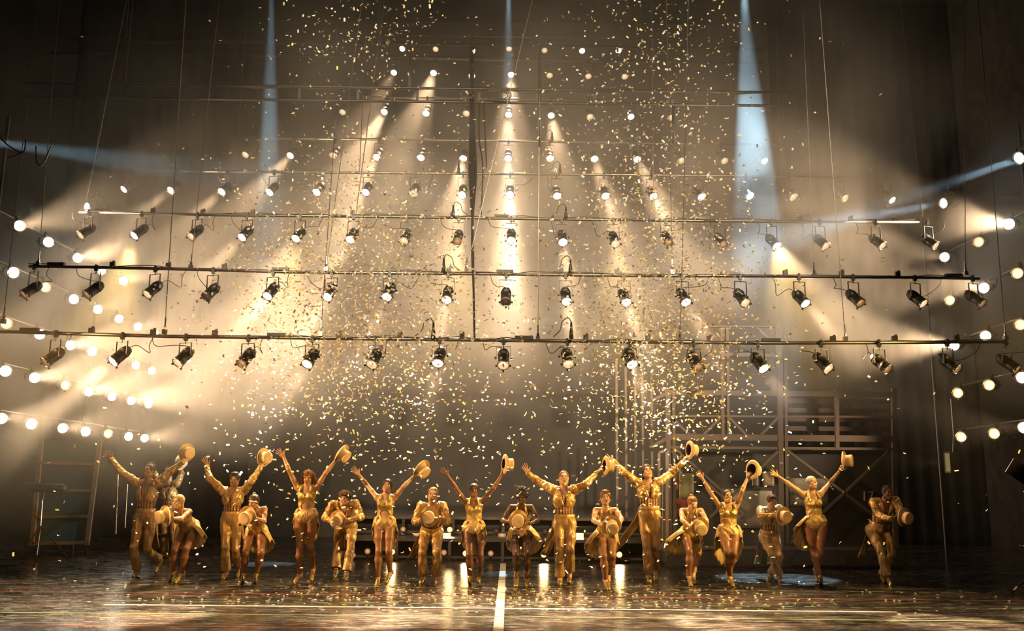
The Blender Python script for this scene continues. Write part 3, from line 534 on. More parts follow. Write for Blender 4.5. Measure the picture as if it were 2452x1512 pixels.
shift(MB().tube([P(88, 1330, MYp), P(97, 1260, MYp), P(101, 1200, MYp), P(110, 1172, MYp)], .014, 6), mo_).build('pole', CHROME, st_)
shift(MB().tube([P(60, 1168, MYp), P(66, 1167, MYp), P(152, 1171, MYp), P(160, 1170, MYp)], [.04, .09, .09, .05], 12), mo_).build('fuzzy_cylinder', RUBBER, st_, True)
for x, y0, y1 in ((283, 1130, 1280), (305, 1160, 1265)):
    e = empty('upright_rod', P(x - 6, y1, 18.5), '%s slim metal rod standing left of the leftmost dancer' % ('taller' if x == 283 else 'shorter'), 'rod', 'slim rods at stage right'); shift(MB().tube([P(x - 6, y1, 18.5), P(x, y0, 18.5)], .012, 6), P(x - 6, y1, 18.5)).build('rod', CHROME, e)
co_ = G(392, 1338); co_.z = 0; ch = empty('chair', co_, 'dark wooden chair standing behind the bending blonde dancer', 'chair')
MB().box((0, 0, .46), (.42, .4, .035)).build('seat', BLACK, ch)
for x in (-.18, .18):
    MB().beam((x, -.17, 0), (x, -.17, .45), .035, .035).build('leg', BLACK, ch); MB().beam((x, .17, 0), (x, .19, .45), .035, .035).build('leg', BLACK, ch); MB().beam((x, .19, .45), (x, .24, .92), .035, .03).build('back_post', BLACK, ch)
for z in (.62, .76, .90): MB().beam((-.18, .2 + (z - .45) * .1, z), (.18, .2 + (z - .45) * .1, z), .05, .02).build('back_slat', BLACK, ch)
# ------------------------------------------------------------------ stage left edge: yellow flood and floor pieces
L = P(2283, 1108, 17.5); fd = empty('flood_lamp', L, 'small yellow-green flood lamp pointing left in the dark at right', 'stage light')
YL = lens_mat('flood_lens', (1, .8, .3), .22, (.8, .65, .25), .10); MB().add([(-.12, -.12, -.2), (-.12, .12, -.2), (-.12, .12, .2), (-.12, -.12, .2), (.1, -.08, -.13), (.1, .08, -.13), (.1, .08, .13), (.1, -.08, .13)], [(4, 5, 6, 7), (0, 1, 5, 4), (1, 2, 6, 5), (2, 3, 7, 6), (3, 0, 4, 7)]).build('housing', mat('flood_housing', (.25, .22, .10), .4, .5), fd); MB().box((-.10, 0, 0), (.01, .2, .34)).build('lens', YL, fd); MB().tube([(0, 0, .13), (.05, 0, .5), (.05, 0, 1.2)], .02, 6).build('hanger', BLACK, fd)
spot('flood_beam', L - Vector((.15, 0, 0)), L - Vector((5, 0, .2)), 160, 34, (1, .85, .25), .6, .05)
e0 = G(2422, 1424); e0.z = 0; sr = empty('boom_pole', e0, 'leaning black pole with white tape band at the bottom right edge', 'pole'); q1 = P(2460, 1385, e0.y); shift(MB().tube([e0 + Vector((0, 0, .015)), q1 + (q1 - e0) * 1.0], .016, 8), e0).build('pole', BLACK, sr); d_ = (q1 - e0).normalized(); MB().tube([d_ * .06 + Vector((0, 0, .015)), d_ * .13 + Vector((0, 0, .015))], .020, 8).build('tape_band', TW, sr)
e0 = P(2440, 1130, 12.6); bd = empty('barn_door', e0, 'black barn-door flap of a lamp at the right edge', 'stage light'); MB().box((0, 0, 0), (.3, .02, .22), Matrix.Rotation(R(35), 3, 'Y')).build('flap', BLACK, bd); MB().lathe([(.12, 0), (.12, .3), (.05, .34), (.001, .34)], 14, (Vector((0, 1, 0)), Vector((0, 0, 1)), Vector((1, 0, 0)))).build('housing', BLACK, bd, True, loc=(.12, 0, -.05)); MB().tube([(.3, 0, .05), (.3, 0, 1.2)], .02, 6).build('hanger', BLACK, bd)
# ------------------------------------------------------------------ figures: one smooth field per body, turned into one continuous surface
class Field:
    def __init__(s, lo, hi, h):
        s.h = h; s.lo = np.array(lo, np.float32) - 3 * h; n = np.ceil((np.array(hi) + 3 * h - s.lo) / h).astype(int) + 1
        s.n = n; s.F = np.full(n, 0.5, np.float32)
        s.ax = [s.lo[i] + h * np.arange(n[i], dtype=np.float32) for i in range(3)]
    def sub(s, lo, hi):
        a = np.maximum(0, np.floor((np.array(lo) - s.lo) / s.h).astype(int)); b = np.minimum(s.n, np.ceil((np.array(hi) - s.lo) / s.h).astype(int) + 1)
        if np.any(b <= a): return None
        sl = tuple(slice(a[i], b[i]) for i in range(3))
        X = s.ax[0][sl[0]][:, None, None]; Y = s.ax[1][sl[1]][None, :, None]; Z = s.ax[2][sl[2]][None, None, :]
        return sl, X, Y, Z
    def put(s, sl, d, k, cut=False):
        A = s.F[sl]
        if cut: d = -d; hh = np.maximum(k - np.abs(A - d), 0) / k; s.F[sl] = np.maximum(A, d) + hh * hh * k * 0.25
        else: hh = np.maximum(k - np.abs(A - d), 0) / k; s.F[sl] = np.minimum(A, d) - hh * hh * k * 0.25
    def cone(s, a, b, ra, rb, k=0.015, flat=None, q=1.0, cut=False):
        a = np.array(a, np.float32); b = np.array(b, np.float32); m = max(ra, rb) + 2.5 * s.h + k
        g = s.sub(np.minimum(a, b) - m, np.maximum(a, b) + m)
        if g is None: return s
        sl, X, Y, Z = g; ab = b - a; L2 = float(ab @ ab) + 1e-12
        x = X - a[0]; y = Y - a[1]; z = Z - a[2]
        t = np.clip((x * ab[0] + y * ab[1] + z * ab[2]) / L2, 0, 1)
        dx = x - t * ab[0]; dy = y - t * ab[1]; dz = z - t * ab[2]
        if flat is not None:
            n = np.array(flat, np.float32); n /= np.linalg.norm(n); dn = dx * n[0] + dy * n[1] + dz * n[2]; e = (1 / q - 1)
            dx = dx + n[0] * dn * e; dy = dy + n[1] * dn * e; dz = dz + n[2] * dn * e
            d = (np.sqrt(dx * dx + dy * dy + dz * dz) - (ra + (rb - ra) * t)) * (q + (1 - q) * 0.3)
        else: d = np.sqrt(dx * dx + dy * dy + dz * dz) - (ra + (rb - ra) * t)
        s.put(sl, d.astype(np.float32), k, cut); return s
    def ell(s, c, ax, r, k=0.015, cut=False):
        c = np.array(c, np.float32); m = max(r) + 2.5 * s.h + k; g = s.sub(c - m, c + m)
        if g is None: return s
        sl, X, Y, Z = g; x = X - c[0]; y = Y - c[1]; z = Z - c[2]; k0 = 0; k1 = 0
        for A, r_ in zip(ax, r):
            p = (x * A[0] + y * A[1] + z * A[2]) / r_; k0 = k0 + p * p; k1 = k1 + (p / r_) ** 2
        k0 = np.sqrt(k0); k1 = np.sqrt(k1) + 1e-9
        s.put(sl, (k0 * (k0 - 1) / k1).astype(np.float32), k, cut); return s
    def nets(s):
        F = s.F; I = F < 0; h = s.h
        c = np.zeros(tuple(np.array(F.shape) - 1), np.int8)
        for i in (0, 1):
            for j in (0, 1):
                for k in (0, 1): c += I[i:F.shape[0] - 1 + i, j:F.shape[1] - 1 + j, k:F.shape[2] - 1 + k]
        act = (c > 0) & (c < 8); idx = np.argwhere(act); M = np.full(act.shape, -1, np.int32); M[act] = np.arange(len(idx))
        i, j, k = idx.T; corner = {}
        for a in (0, 1):
            for b_ in (0, 1):
                for d in (0, 1): corner[a, b_, d] = F[i + a, j + b_, k + d]
        acc = np.zeros((len(idx), 3)); cnt = np.zeros(len(idx))
        for p in corner:
            for q in range(3):
                if p[q]: continue
                p2 = list(p); p2[q] = 1; u = corner[p]; v = corner[tuple(p2)]; mk = (u < 0) != (v < 0)
                t = np.where(mk, u / np.where(mk, u - v, 1), 0); pt = np.tile(np.array(p, float), (len(idx), 1)); pt[:, q] = t
                acc += pt * mk[:, None]; cnt += mk
        V = (idx + acc / cnt[:, None]) * h + s.lo
        Q = []
        for q in range(3):
            a1, a2 = [(1, 2), (2, 0), (0, 1)][q]
            A = I.take(range(0, I.shape[q] - 1), q); B = I.take(range(1, I.shape[q]), q); e = np.argwhere(A != B)
            e = e[(e[:, a1] > 0) & (e[:, a2] > 0) & (e[:, a1] < M.shape[a1]) & (e[:, a2] < M.shape[a2])]
            ins = I[e[:, 0], e[:, 1], e[:, 2]]; o1 = np.zeros(3, int); o1[a1] = 1; o2 = np.zeros(3, int); o2[a2] = 1
            g = lambda w_: M[w_[:, 0], w_[:, 1], w_[:, 2]]
            f = np.stack([g(e), g(e - o1), g(e - o1 - o2), g(e - o2)], 1); f[~ins] = f[~ins][:, ::-1]; Q.append(f)
        return V, np.concatenate(Q)
def np_mesh(name, V, Q, mats, mi=None, smooth=True):
    me = bpy.data.meshes.new(name); me.vertices.add(len(V)); me.vertices.foreach_set('co', np.asarray(V, np.float32).ravel())
    me.loops.add(Q.size); me.loops.foreach_set('vertex_index', Q.ravel().astype(np.int32)); me.polygons.add(len(Q))
    me.polygons.foreach_set('loop_start', np.arange(0, Q.size, Q.shape[1], dtype=np.int32))
    if mi is not None: me.polygons.foreach_set('material_index', mi.astype(np.int32))
    for m in mats: me.materials.append(m)
    me.update(calc_edges=True); me.polygons.foreach_set('use_smooth', np.full(len(Q), smooth)); return me
def trim(V, Q, keepv):
    k = keepv[Q].all(1); Q = Q[k]; u, inv = np.unique(Q, return_inverse=True); return V[u], inv.reshape(Q.shape)
def vnormals(V, Q):
    n = np.cross(V[Q[:, 2]] - V[Q[:, 0]], V[Q[:, 3]] - V[Q[:, 1]]); N = np.zeros_like(V)
    for c in range(4): np.add.at(N, Q[:, c], n)
    return N / (np.linalg.norm(N, axis=1, keepdims=True) + 1e-12)
def folds(V, Q, amp, fr, sq=(1, 1, 1), ph=0.0):
    N = vnormals(V, Q); p = V * np.array(sq) * fr
    w_ = np.sin(p[:, 0] * 1.0 + 2.1 * np.sin(p[:, 2] * 0.8 + ph)) * 0.6 + np.sin(p[:, 2] * 1.7 + 1.9 * np.sin(p[:, 0] * 1.1 + ph * 2) + p[:, 1]) * 0.7
    return V + N * (w_ * amp)[:, None]

# ---- cloth, skin and shoe materials
def satin(name, c1, c2, rough, metal, scale, stretch=(1, 1, 1), bs=0.6, bd=0.02):
    return noise_mat(name, c1, c2, scale, rough, metal, bs, bd, stretch, 3, 0.3, 0.7)
GOLD = satin('gold_satin', (0.40, 0.245, 0.09), (0.74, 0.48, 0.19), 0.34, 0.45, 16, (1, 1, 0.6), 0.9, 0.022)
PLEAT = satin('pleated_gold', (0.50, 0.32, 0.12), (0.76, 0.52, 0.22), 0.38, 0.35, 40, (2.2, 2.2, 0.35), 0.6, 0.01)
GOLDP = satin('gold_trouser_satin', (0.36, 0.215, 0.085), (0.62, 0.40, 0.17), 0.38, 0.35, 10, (1.6, 1.6, 0.35), 0.9, 0.035)
GLITTER = satin('gold_glitter', (0.45, 0.28, 0.07), (0.95, 0.72, 0.26), 0.25, 0.8, 70, bs=1.0, bd=0.01)
CHIFF = satin('gold_chiffon', (0.50, 0.34, 0.13), (0.76, 0.56, 0.27), 0.45, 0.25, 14, (1, 1, 0.3))
SHOEG = satin('gold_leather', (0.55, 0.38, 0.12), (0.70, 0.50, 0.18), 0.25, 0.75, 20, bs=0.2)
SEQ = mat('striped_sequins', (0.4, 0.2, 0.1), 0.28, 0.75)
_tc = nd(SEQ, 'ShaderNodeTexCoord'); _w = nd(SEQ, 'ShaderNodeTexWave', Scale=7.0); _w.bands_direction = 'X'; lk(SEQ, _tc.outputs['Object'], _w.inputs['Vector'])
_r = ramp(SEQ, _w.outputs[0], [(0.35, (0.20, 0.085, 0.04)), (0.6, (0.62, 0.38, 0.17))]); lk(SEQ, _r.outputs[0], SEQ.node_tree.nodes['Principled BSDF'].inputs['Base Color'])
_v = nd(SEQ, 'ShaderNodeTexVoronoi', Scale=90.0); lk(SEQ, _tc.outputs['Object'], _v.inputs['Vector']); bump(SEQ, _v.outputs['Distance'], 0.9, 0.01)
HATF = noise_mat('hat_felt', (0.72, 0.50, 0.27), (0.78, 0.56, 0.31), 30, 0.75, bs=0.1)
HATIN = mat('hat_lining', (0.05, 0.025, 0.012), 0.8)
HATB = mat('hat_ribbon', (0.80, 0.62, 0.38), 0.45)
LIP = mat('lips', (0.42, 0.08, 0.05), 0.4); MOUTH = mat('mouth_inside', (0.06, 0.012, 0.01), 0.6); TEETH = mat('teeth', (0.85, 0.80, 0.70), 0.25)
EYEW = mat('eye_white', (0.45, 0.40, 0.36), 0.3); IRIS = mat('iris', (0.03, 0.018, 0.01), 0.15)
_sk = {}
def skin(c, nm='skin'):
    if (c, nm) not in _sk: _sk[c, nm] = noise_mat(nm, c, tuple(q * 0.9 for q in c), 8, 0.42, bs=0.05, bd=0.002)
    return _sk[c, nm]
_hr = {}
def hairm(c):
    if c not in _hr: _hr[c] = noise_mat('hair', tuple(q * 0.6 for q in c), tuple(q * 1.35 for q in c), 30, 0.42, bs=0.9, bd=0.01, stretch=(2, 2, 0.5))
    return _hr[c]
V3 = lambda v: np.array(v, float)
def unit(v): v = V3(v); return v / (np.linalg.norm(v) + 1e-12)
def solve_mid(px, A, B, LA, LB, pref):
    m = (A[1] + B[1]) / 2; best = None
    for dy in np.linspace(-0.42, 0.42, 85):
        p = V3(P(px[0], px[1], m + dy)); e = (np.linalg.norm(p - A) - LA) ** 2 + (np.linalg.norm(p - B) - LB) ** 2 - pref * dy * 0.006
        if best is None or e < best[0]: best = (e, p)
    return best[1]
def reach(px, A, L, sg):
    p = V3(P(px[0], px[1], A[1])); l = np.linalg.norm(p - A)
    if l < L and sg: p = V3(P(px[0], px[1], A[1] + sg * math.sqrt(L * L - l * l)))
    return p
def hand(Fd, w, dr, pn, thumb, pose, s):
    """wrist point, finger direction, palm normal, thumb side direction; pose 0 open .. 1 closed grip"""
    dr = unit(dr); pn = unit(V3(pn) - dr * (V3(pn) @ dr)); sd = unit(np.cross(dr, pn))
    if sd @ V3(thumb) < 0: sd = -sd
    u = 0.92 * s; pc = w + dr * 0.05 * u
    Fd.cone(w, w + dr * 0.03 * u, 0.026 * s, 0.028 * s, 0.012, pn, 0.7)
    Fd.cone(pc - sd * 0.018 * u, w + dr * 0.085 * u - sd * 0.022 * u, 0.021 * s, 0.015 * s, 0.010, pn, 0.62)
    Fd.cone(pc + sd * 0.018 * u, w + dr * 0.090 * u + sd * 0.022 * u, 0.021 * s, 0.015 * s, 0.010, pn, 0.62)
    for i, (off, ln, sp) in enumerate(((0.034, 0.072, 0.26), (0.012, 0.082, 0.08), (-0.011, 0.075, -0.10), (-0.033, 0.058, -0.34))):
        base = w + dr * (0.090 - abs(off) * 0.15) * u + sd * off * u; sp = sp * (1.0 - 0.7 * pose)
        ca = 0.15 + pose * 0.9; d1 = unit((dr * math.cos(ca) + pn * math.sin(ca)) + sd * sp)
        cb = ca + 0.2 + pose * 0.95; d2 = unit((dr * math.cos(cb) + pn * math.sin(cb)) + sd * sp)
        a = base + d1 * ln * 0.52 * u; b_ = a + d2 * ln * 0.52 * u
        Fd.cone(base, a, 0.0098 * s, 0.0088 * s, 0.005); Fd.cone(a, b_, 0.0088 * s, 0.0072 * s, 0.004)
    t0 = w + dr * 0.022 * u + sd * 0.026 * u; td = unit(sd * (1.0 - 0.25 * pose) + dr * 0.75 + pn * (0.2 + 0.7 * pose))
    t1 = t0 + td * 0.038 * u; t2 = t1 + unit(td + dr * 0.5 + pn * pose * 0.6) * 0.032 * u
    Fd.cone(t0, t1, 0.015 * s, 0.011 * s, 0.008); Fd.cone(t1, t2, 0.011 * s, 0.009 * s, 0.004)

def person(spec):
    s = spec.get('s', 1.0); male = spec['sex'] == 'm'; g = lambda k, d=None: spec.get(k, d)
    heel = 0.035 if male else 0.075
    # ---- joints: planted feet on the floor, everything else carried up from them
    az = 0.075 + heel * 0.75
    plant = g('plant', 'LR'); ank = {}; 
    for c in 'LR':
        if c in plant: ank[c] = V3(G(*spec['ank' + c], z=az))
    Yb = float(np.mean([a[1] for a in ank.values()])) + g('pelY', 0.0)
    hip = {c: V3(P(*spec['hip' + c], Yb)) for c in 'LR'}
    tw = g('htwist', 0.0); hip['L'][1] += tw; hip['R'][1] -= tw
    LT = 0.43 * s; LS = 0.42 * s
    knee = {}
    for c in 'LR':
        if c in ank: knee[c] = solve_mid(spec['kn' + c], hip[c], ank[c], LT, LS, -1)
        else:
            knee[c] = reach(spec['kn' + c], hip[c], LT, g('kd' + c, -1)); ank[c] = reach(spec['ank' + c], knee[c], LS, g('ad' + c, 1))
            if ank[c][2] < az: ank[c][2] = az
    pel = (hip['L'] + hip['R']) / 2; sh2 = ((spec['shL'][0] + spec['shR'][0]) / 2, (spec['shL'][1] + spec['shR'][1]) / 2)
    chest = reach(sh2, pel, 0.50 * s, -1 if g('bend') else 0); 
    shx = g('stw', 0.0)
    sho = {'L': V3(P(*spec['shL'], chest[1] + shx)), 'R': V3(P(*spec['shR'], chest[1] - shx))}
    hw = np.linalg.norm(sho['R'] - sho['L']) / 2; want = (0.185 if male else 0.165) * s
    for c in 'LR': sho[c] = chest + (sho[c] - chest) * (0.45 + 0.55 * want / hw)
    u = unit(chest - pel); rt = unit(sho['R'] - sho['L']); rt = unit(rt - u * (rt @ u)); fw = np.cross(rt, u); prt = unit(hip['R'] - hip['L']); prt = unit(prt - u * (prt @ u)); pfw = np.cross(prt, u)
    wri = {}; elb = {}
    for c in 'LR':
        wri[c] = V3(P(*spec['wr' + c], sho[c][1] + g('wy' + c, -0.05)))
        elb[c] = solve_mid(spec['el' + c], sho[c], wri[c], 0.285 * s, 0.255 * s, g('ep' + c, 0))
    hd = spec['head']; fdir = unit(g('face', (0, -1, 0))); hc = V3(P(*hd, chest[1] + g('hy', -0.02)))
    hu0 = unit(g('hup', (hc - chest) * np.array([0.35, 0.1, 1]))); hr = unit(np.cross(fdir, hu0)); hu = unit(np.cross(hr, fdir))
    hs = (0.97 if male else 0.92) * s * g('hs', 1.0)
    base = np.array([pel[0], pel[1], 0.0]); allp = [pel, chest, hc] + list(sho.values()) + list(hip.values()) + list(knee.values()) + list(ank.values()) + list(elb.values()) + list(wri.values())
    lo = np.min(allp, 0) - 0.26; hi = np.max(allp, 0) + 0.26; lo[2] = max(lo[2], -0.01)
    H = 0.0068
    toes = {}
    for c in 'LR':
        if c in plant:
            t = V3(G(*spec['toe' + c], z=0.02)); dd = t - ank[c]; dd[2] = 0; n_ = np.linalg.norm(dd)
            dd = dd / n_ if n_ > 0.03 else V3((0, -1, 0))
            if n_ < 0.12: dd = unit(dd * n_ + V3((0, -0.16, 0)))
            toes[c] = ank[c] + dd * (0.165 if male else 0.135) * s; toes[c][2] = 0.028
        else:
            shn = unit(ank[c] - knee[c]); t = V3(P(*spec['toe' + c], ank[c][1] - 0.02)) - ank[c]; toes[c] = ank[c] + unit(unit(t) + V3((0, -0.5, 0)) * (1 if g('td' + c, 1) else 0)) * 0.17 * s
            toes[c][2] = max(toes[c][2], 0.022)
    B = Field(lo, hi, H)
    am = 1.0 if male else 0.84; tn = g('build', 1.0)
    def torso(F, e, parts='pwcs', k=0.035):
        hipw = (0.150 if male else 0.158) * s * tn
        if 'p' in parts: F.ell(pel + u * 0.035 * s, (prt, pfw, u), (hipw + e, (0.105 if male else 0.112) * s * tn + e, 0.125 * s + e), k)
        if 'w' in parts: F.ell(pel + u * 0.20 * s, (prt, pfw, u), ((0.132 if male else 0.116) * s * tn + e, (0.098 if male else 0.088) * s * tn + e, 0.15 * s + e), k)
        if 'c' in parts: F.ell(pel + u * 0.355 * s + fw * 0.005, (rt, fw, u), ((0.158 if male else 0.134) * s * tn + e, (0.112 if male else 0.098) * s + e, 0.155 * s + e), k)
        if 's' in parts:
            F.cone(sho['L'] - u * 0.01 + rt * 0.02, sho['R'] - u * 0.01 - rt * 0.02, 0.058 * s + e, 0.058 * s + e, k, fw, 0.9)
        if not male and 'c' in parts:
            for q in (-1, 1): F.ell(pel + u * 0.325 * s + fw * 0.082 * s + rt * q * 0.062 * s, (rt, fw, u), (0.055 * s + e * .6, 0.05 * s + e * .6, 0.055 * s + e * .6), 0.025)
        return F
    def legs(F, e, flare=0.0, end=1.0, k=0.03):
        for c in 'LR':
            kn, an, hp = knee[c], ank[c], hip[c]; th = (0.084 if male else 0.090) * s * tn
            F.cone(hp, hp + (kn - hp) * 0.5, th + e, 0.067 * s * tn + e, k); F.cone(hp + (kn - hp) * 0.5, kn, 0.067 * s * tn + e, 0.047 * s + e, k)
            m = kn + (an - kn) * 0.32 + unit(np.cross(prt, an - kn)) * -0.010
            F.cone(kn, m, 0.046 * s + e, 0.052 * s + e * 1.1, k); p = kn + (an - kn) * end
            F.cone(m, p, 0.053 * s + e * 1.1, 0.033 * s + e * 1.3 + flare, k)
        return F
    def arms(F, e, end=1.0, k=0.02):
        for c in 'LR':
            F.cone(sho[c], sho[c] + (elb[c] - sho[c]) * 0.45, 0.053 * s * am + e, 0.046 * s * am + e, k)
            F.cone(sho[c] + (elb[c] - sho[c]) * 0.45, elb[c], 0.046 * s * am + e, 0.038 * s * am + e, k)
            m = elb[c] + (wri[c] - elb[c]) * 0.25
            F.cone(elb[c], m, 0.038 * s * am + e, 0.040 * s * am + e, k); F.cone(m, elb[c] + (wri[c] - elb[c]) * end, 0.040 * s * am + e, 0.026 * s * am + e, k)
        return F
    torso(B, 0.0); arms(B, 0.0); legs(B, 0.0)
    for c in 'LR':
        B.cone(ank[c], ank[c] + (toes[c] - ank[c]) * 0.5 - V3((0, 0, 0.015)), 0.034 * s, 0.032 * s, 0.02); B.cone(ank[c] + (toes[c] - ank[c]) * 0.45 - V3((0, 0, 0.015)), toes[c], 0.031 * s, 0.022 * s, 0.02)
    # neck and head
    hloc = lambda x, y, z: hc + (hr * x + fdir * y + hu * z) * hs
    nb = chest + u * 0.015 * s
    B.cone(nb, hloc(0, -0.018, -0.05), (0.062 if male else 0.050) * s, (0.056 if male else 0.046) * s, 0.03)
    AX = (hr, fdir, hu); E = lambda c_, r_, k=0.012, cut=False: B.ell(hloc(*c_), AX, [q * hs for q in r_], k, cut)
    E((0, -0.008, 0.032), (0.074, 0.092, 0.084), 0.02); E((0, 0.028, -0.040), (0.058, 0.060, 0.072), 0.03); E((0, 0.058, -0.092), (0.024, 0.022, 0.018), 0.02)
    for q in (-1, 1):
        E((q * 0.036, 0.064, -0.022), (0.026, 0.026, 0.024), 0.015); E((q * 0.075, -0.006, 0.0), (0.009, 0.020, 0.030), 0.006); E((q * 0.055, 0.0, -0.06), (0.018, 0.03, 0.03), 0.02)
    B.cone(hloc(-0.034, 0.078, 0.032), hloc(0.034, 0.078, 0.032), 0.014 * hs, 0.014 * hs, 0.012)
    for q in (-1, 1): E((q * 0.030, 0.096, 0.012), (0.016, 0.016, 0.011), 0.008, True); E((q * 0.030, 0.074, 0.012), (0.015, 0.013, 0.012), 0.003)
    B.cone(hloc(0, 0.086, 0.022), hloc(0, 0.101, -0.012), 0.009 * hs, 0.0105 * hs, 0.008); 
    mo = g('mouth', 0.6); 
    for q in (-1, 1): E((q * 0.010, 0.098, -0.019), (0.009, 0.008, 0.006), 0.004)
    B.cone(hloc(-0.022, 0.080, -0.040), hloc(0.022, 0.080, -0.040), 0.010 * hs, 0.010 * hs, 0.008); B.cone(hloc(-0.018, 0.078, -0.062 - 0.008 * mo), hloc(0.018, 0.078, -0.062 - 0.008 * mo), 0.010 * hs, 0.010 * hs, 0.008)
    E((0, 0.096, -0.050 - 0.004 * mo), (0.026, 0.022, 0.006 + 0.010 * mo), 0.004, True)
    # hands
    hats = g('hat'); hatloc = None; hg = g('hold', 'R')
    hax = unit(hats[2:5]); hcpx = hats[0:2]
    Yh = np.mean([wri[c][1] for c in hg]) + g('hatY', -0.02); hatloc = V3(P(*hcpx, Yh)); bp = hatloc - hax * g('hatoff', 0.0)
    for c in 'LR':
        if c in hg:
            t = hatloc - wri[c]
            if len(hg) == 2:      # both hands on the brim
                dr = unit(unit(t - hax * (t @ hax)) * 0.55 + hax * 0.65); pn = unit(t - hax * (t @ hax)); th = -hax if False else V3((0, 0, 1))
                hand(B, wri[c], dr, pn, th, 0.55, s)
            else:
                dr = unit(t); hand(B, wri[c], dr, hax, V3((0, 0, 1)) if c == 'R' else V3((0, 0, 1)), 0.75, s)
        else:
            tip = V3(P(*spec['tip' + c], wri[c][1] - 0.02)); hand(B, wri[c], tip - wri[c], (0, -1, 0.15), V3(((1 if c == 'L' else -1) * 0.8, 0, 0.6)), g('open', 0.02), s)
    V, Q = B.nets()
    # face parts by where they sit on the head
    fc = V[Q].mean(1) - hc; lx = fc @ hr / hs; ly = fc @ fdir / hs; lz = fc @ hu / hs; mi = np.zeros(len(Q), int)
    front = (ly > 0.05) & (np.abs(lx) < 0.07) & (np.abs(lz) < 0.11)
    mz = -0.050 - 0.004 * mo; mh = 0.008 + 0.010 * mo
    ring = ((lx / 0.029) ** 2 + ((lz - mz - 0.25 * (lx ** 2) / 0.026 + 0.0015) / (mh + 0.0045)) ** 2 < 1) & front; mi[ring] = 1
    ins = ((lx / 0.026) ** 2 + ((lz - mz - 0.25 * (lx ** 2) / 0.026) / mh) ** 2 < 1) & front; mi[ins] = 2; mi[ins & (lz > mz + 0.25 * lx ** 2 / 0.026 - mh * 0.25)] = 3
    for q in (-1, 1):
        e = (((lx - q * 0.030) / 0.0145) ** 2 + ((lz - 0.012) / 0.0068) ** 2 < 1) & front; mi[e] = 4
        mi[(((lx - q * 0.030) / 0.0088) ** 2 + ((lz - 0.012) / 0.0085) ** 2 < 1) & front] = 5
        mi[(np.abs(lx - q * 0.031) < 0.019) & (np.abs(lz - 0.034 - 0.004 * (1 - np.abs(lx - q * 0.03) / 0.019)) < 0.0042) & front] = 6
    sc = spec['skin']; hm = hairm(spec['haircol'])
    root = empty('person', base, spec['label'], 'person', spec['group'])
    W = lambda v: v - base
    link('body', np_mesh('body', W(V), Q, [skin(sc), LIP, MOUTH, TEETH, EYEW, IRIS, hm], mi), root)
    rel = lambda V_, o_, a, b, c_: ((V_ - o_) @ a, (V_ - o_) @ b, (V_ - o_) @ c_)
    # ---- shoes
    for c in 'LR':
        a, t = ank[c], toes[c]; d = t - a; dz = d.copy(); 
        S = Field(np.minimum(a, t) - 0.13, np.maximum(a, t) + 0.13, 0.0065); f_ = unit(d); dn = unit(np.cross(unit(np.cross(f_, (0, 0, 1))), f_)); dn = -dn if dn[2] > 0 else dn
        back = a + dn * (0.035 if male else 0.03) - f_ * 0.02
        if c in plant: back[2] = max(0.03, back[2]) + (0 if male else 0.02)
        S.cone(back, t + f_ * 0.02, 0.040 * s, 0.034 * s, 0.015, np.cross(f_, dn), 0.9); S.cone(back + dn * 0.012, t + f_ * 0.035 + dn * 0.008, 0.036 * s, 0.030 * s, 0.01, dn, 0.45)
        if male: S.cone(back, a + dn * -0.02, 0.042 * s, 0.040 * s, 0.02)
        hb = back - f_ * 0.012
        if male: S.cone(hb, hb + dn * 0.04, 0.030, 0.026, 0.006)
        else: S.cone(hb, hb + dn * 0.035, 0.026, 0.013, 0.01); S.cone(hb + dn * 0.02, hb + dn * 0.085, 0.013, 0.009, 0.006)
        if not male: S.cone(back + f_ * 0.055 - dn * 0.045, back + f_ * 0.03 - dn * 0.09, 0.036, 0.04, 0.01, cut=True)
        if g('boots'): S.cone(a + dn * 0.02, a + (knee[c] - a) * 0.38, 0.044 * s, 0.053 * s, 0.02)
        if c in plant: S.F[:, :, S.ax[2] < 0.002] = 0.5
        v, q = S.nets(); v[:, 2] = np.maximum(v[:, 2], 0.001)
        sh = link('shoe', np_mesh('shoe', W(v), q, [SHOEG]), root)
        if not male and not g('boots'):
            ring = MB(); ax = orth(Vector(knee[c] - a)); ring.lathe([(0.036 * s + 0.004 * math.cos(k_), 0.006 * math.sin(k_)) for k_ in np.linspace(0, 2 * math.pi, 7)[:-1]], 14, ax, Vector(W(a + unit(knee[c] - a) * 0.015)), close=True)
            ring.build('ankle_strap', SHOEG, sh, True)
    # ---- clothes
    if male:
        T = Field(lo, hi, 0.0095); torso(T, 0.016, 'p', 0.03); T.ell(pel + u * 0.13 * s, (prt, pfw, u), (0.138 * s * tn + 0.012, 0.104 * s + 0.012, 0.10 * s), 0.03); legs(T, 0.013, 0.030, 0.90)
        v, q = T.nets(); z_ = (v - pel) @ u; v, q = trim(v, q, z_ < 0.115 * s)
        keep = np.ones(len(v), bool)
        for c in 'LR':
            tt = (v - knee[c]) @ unit(ank[c] - knee[c]); far = np.linalg.norm(v - ank[c], axis=1); keep &= ~((tt > np.linalg.norm(ank[c] - knee[c]) * 0.93) & (far < 0.15))
        v, q = trim(v, q, keep); v = folds(v, q, 0.0045, 26, (1, 1, 0.5), hd[0]); link('trousers', np_mesh('trousers', W(v), q, [GOLDP]), root)
        bl = MB()
        bl.lathe([(1, -0.012), (1.03, 0), (1.03, 0.05), (1, 0.06)], 28, (Vector(prt) * (0.146 * s * tn + 0.010), Vector(pfw) * (0.106 * s * tn + 0.012), Vector(u)), Vector(W(pel + u * 0.085 * s))); bl.build('waistband', GOLD, root, True)
        T = Field(lo, hi, 0.0095); torso(T, 0.009, 'wc'); v, q = T.nets(); x, y, z_ = rel(v, pel, rt, fw, u)
